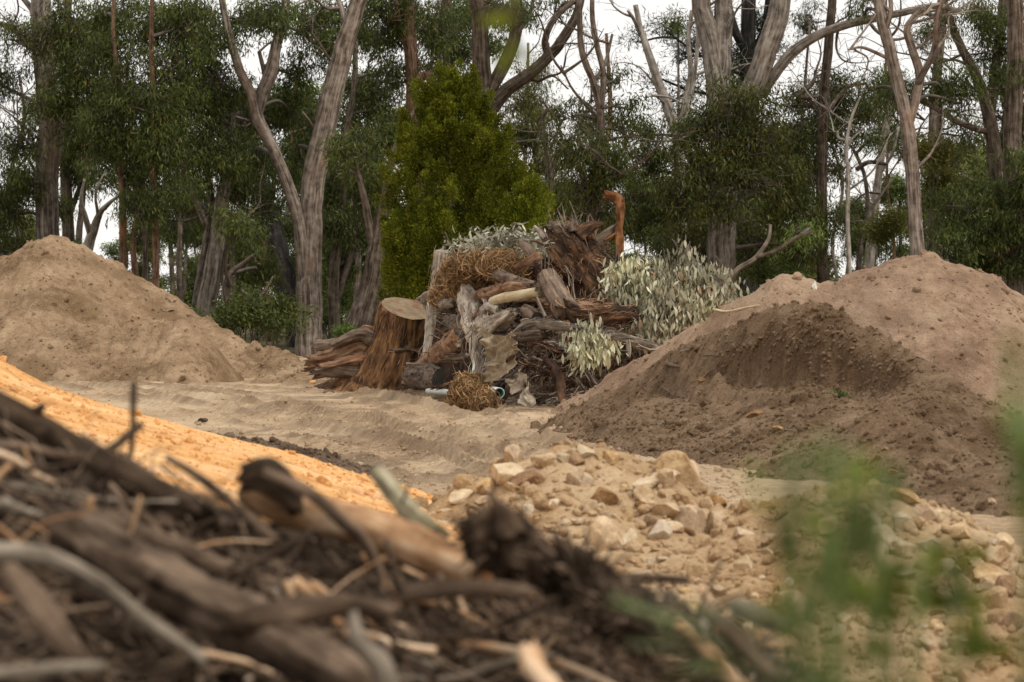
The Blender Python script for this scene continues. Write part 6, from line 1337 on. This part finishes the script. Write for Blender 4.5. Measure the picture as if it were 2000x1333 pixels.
# the finest twigs, too thin to tell apart
A_ = []
while len(A_) < 1500:
    px = g.uniform(-60, 1500); yt = np.interp(px, [0, 350, 700, 1000, 1300, 1500], [810, 970, 1070, 1140, 1215, 1290]); h = hit(px, yt + (1350 - yt) * g.random(), FG, 2.4, 8.6, 160)
    if h is not None: A_.append(h + np.array([0, -.03, g.uniform(0, .05)]))
A_ = np.array(A_); D_ = np.stack([np.cos(g.normal(.4, .7, len(A_))), g.normal(0, .4, len(A_)), -np.sin(g.normal(.4, .7, len(A_)))], -1); m = MB(); twigs(m, A_ - D_ * .06, A_ + D_ * g.uniform(.03, .16, (len(A_), 1)), g.uniform(.0015, .005, len(A_)), .0012, 0, 717)
M['fine_twig'] = plain('fine brown twigs', (0.196, 0.137, 0.092), .9, .7, island=True)
tag(m.build('twig_mat', M['fine_twig']), 'mat of the finest dead twigs over the foreground bank', 'twigs', kind='stuff')
# leaf litter and chips
C = []; 
while len(C) < 4200:
    px = g.uniform(-60, 1600); yt = np.interp(px, [0, 350, 700, 1000, 1300, 1600], [850, 1000, 1080, 1140, 1215, 1330]); h = hit(px, yt + (1360 - yt) * g.random(), FG, 2.4, 8.6, 160)
    if h is not None: C.append(h + np.array([0, -.01, g.uniform(0, .03)]))
C = np.array(C); m = MB(); leaf_quads(m, C, g.normal(0, 1, C.shape) * np.array([1, 1, .5]), g.uniform(.015, .06, len(C)), g.uniform(.008, .022, len(C)), g, .3)
M['litter_leaf'] = leaf('dead leaf litter', [(0, (.03, .02, .014)), (.5, (.10, .065, .042)), (.85, (.22, .15, .10)), (.95, (.42, .37, .31)), (1, (.30, .13, .04))], 0, .6, .2)
tag(m.build('leaf_litter', M['litter_leaf']), 'dead leaves and bark chips strewn over the foreground bank', 'leaf litter', kind='stuff')

# --- green plants close to the lens
M['weed_leaf'] = leaf('fresh green weed leaves', [(0, (.15, .18, .012)), (.5, (.24, .27, .022)), (1, (.33, .34, .04))], .4, .8, .05)
M['weed_dark'] = leaf('deep green weed leaves', [(0, (.05, .07, .007)), (.6, (.105, .14, .013)), (1, (.20, .22, .03))], .3, .8, .05)
def broad(mb_, C, D, Ln, W, g):
    n = len(C); D = nrm(D); sd = nrm(np.cross(D, g.normal(0, 1, (n, 3)))); up = np.cross(sd, D); rows = []
    for t, w_ in ((0, .02), (.22, .38), (.48, .5), (.75, .33), (1, .0)):
        c = C + D * (Ln * t)[:, None] - up * (Ln * .18 * t * t)[:, None]
        rows += [c + sd * (W * w_)[:, None] + up * (W * w_ * .3)[:, None], c - sd * (W * w_)[:, None] + up * (W * w_ * .3)[:, None]]
    V = np.stack(rows, 1).reshape(-1, 3); f = np.array([[2*i, 2*i+1, 2*i+3, 2*i+2] for i in range(4)]); mb_.add(V, (np.arange(n)[:, None, None] * 10 + f[None]).reshape(-1, 4))
def weed(label, d, stems, mat, Ln, seed, per=9, name='weed'):
    """stems: pixel paths from the lowest visible point up; each runs down to the ground outside the picture"""
    g = np.random.default_rng(seed); b = P(stems[0][0][0], 1600, d); gz = max(float(G(b[0], d)), float(fore_z(np.array([b[0]]), np.array([d]))[0])); root = np.array([b[0], d, gz]); t = thing(name, label, 'plant', root); lv = MB()
    for k, st in enumerate(stems):
        pts = [root + g.normal(0, .02, 3) * np.array([1, 1, 0])] + [P(a, b_, d + g.normal(0, .05)) for a, b_ in st]; c = spline(pts, 8); m = MB(); tube(m, c, np.linspace(.006, .0018, len(c)), 7, .1, 3, seed + k); m.build('stem', M['grass_green'], t)
        i = (len(c) - 1 - (g.random(per) ** 1.2) * (len(c) - 1) * (len(st) - .5) / len(pts)).astype(int); C = c[np.clip(i, 0, len(c) - 1)]; D = g.normal(0, 1, (per, 3)) * np.array([1, 1, .45]) + np.array([0, 0, .25]); broad(lv, C, D, g.uniform(Ln * .6, Ln * 1.25, per), g.uniform(Ln * .3, Ln * .55, per), g)
    lv.build('leaves', M[mat], t)
weed('tall blurred green weed with small leaves at the right, nearest the lens', 1.7, [[(1560, 1300), (1530, 1100), (1490, 980), (1480, 910)], [(1600, 1300), (1610, 1050), (1600, 900), (1598, 850)], [(1640, 1300), (1680, 1100), (1700, 960), (1690, 925)], [(1700, 1320), (1790, 1150), (1830, 1090)]], 'weed_leaf', .018, 81, 6)
weed('dark green leafy weed in the lower right corner', 2.3, [[(1600, 1330), (1640, 1200), (1680, 1080)], [(1700, 1330), (1740, 1200), (1760, 1120)], [(1780, 1340), (1840, 1200), (1880, 1160)], [(1650, 1340), (1560, 1230), (1500, 1180)], [(1740, 1340), (1700, 1280), (1690, 1180)], [(1850, 1350), (1900, 1290), (1940, 1270)]], 'weed_dark', .038, 82, 11)
weed('thin green sprig at the right edge', 1.7, [[(2010, 1300), (1990, 900), (1975, 700), (1970, 640)], [(2040, 1300), (1990, 1000), (1960, 800)]], 'weed_leaf', .022, 83, 5)
g = np.random.default_rng(720); t = thing('grass_tussock', 'blurred tussock of long green blades at the bottom right of centre', 'grass', P(1420, 1560, 3.0)); m = MB(); n = 46
for k in range(n):
    a = P(g.uniform(1360, 1560), 1600, 3.0 + g.normal(0, .12)); b = P(g.uniform(1180, 1560), g.uniform(1140, 1340), 3.0 + g.normal(0, .15)); mid = (a + b) / 2 + np.array([.02, 0, .07]); c = spline([a, mid, b], 5); T, A_, B_ = frames(c); w_ = np.linspace(.009, .0015, len(c))[:, None]; V = np.stack([c + A_ * w_, c - A_ * w_], 1).reshape(-1, 3); m.add(V, np.array([[2*i, 2*i+1, 2*i+3, 2*i+2] for i in range(len(c) - 1)]))
M['blade'] = plain('long grass blades', (.10, .13, .035), .6, .5, island=True); m.build('blades', M['blade'], t)
# sapling beside the path whose branch hangs into the top of the picture
t = thing('sapling', 'green sapling outside the frame whose drooping leaves hang into the top edge', 'sapling', (1.15, 3.1, -.32)); c = spline([(1.15, 3.1, -.4), (1.1, 3.1, .8), (1.12, 3.08, 1.9), (1.0, 3.05, 2.6)], 8); m = MB(); tube(m, c, np.linspace(.022, .010, len(c)), 9, .1, 3, 3); m.build('stem', M['stick_grey'], t)
tw_ = [spline([(1.0, 3.05, 2.6), (.5, 3.0, 2.55), tuple(P(1000, -120, 3.0)), tuple(P(1008, 20, 3.0)), tuple(P(1000, 110, 3.0))], 8), spline([(.5, 3.0, 2.55), (.1, 3.0, 2.2), tuple(P(880, -60, 3.0)), tuple(P(870, 10, 3.0))], 8)]; lv = MB(); m = MB()
for c in tw_: tube(m, c, np.linspace(.006, .0015, len(c)), 6, .1, 3, 4)
m.build('twig', M['stick_grey'], t); C = tw_[0][-10:][::2]; broad(lv, C, g.normal(0, .5, C.shape) + np.array([0, 0, -.9]), g.uniform(.025, .05, len(C)), g.uniform(.010, .018, len(C)), g); lv.build('leaves', M['weed_dark'], t)
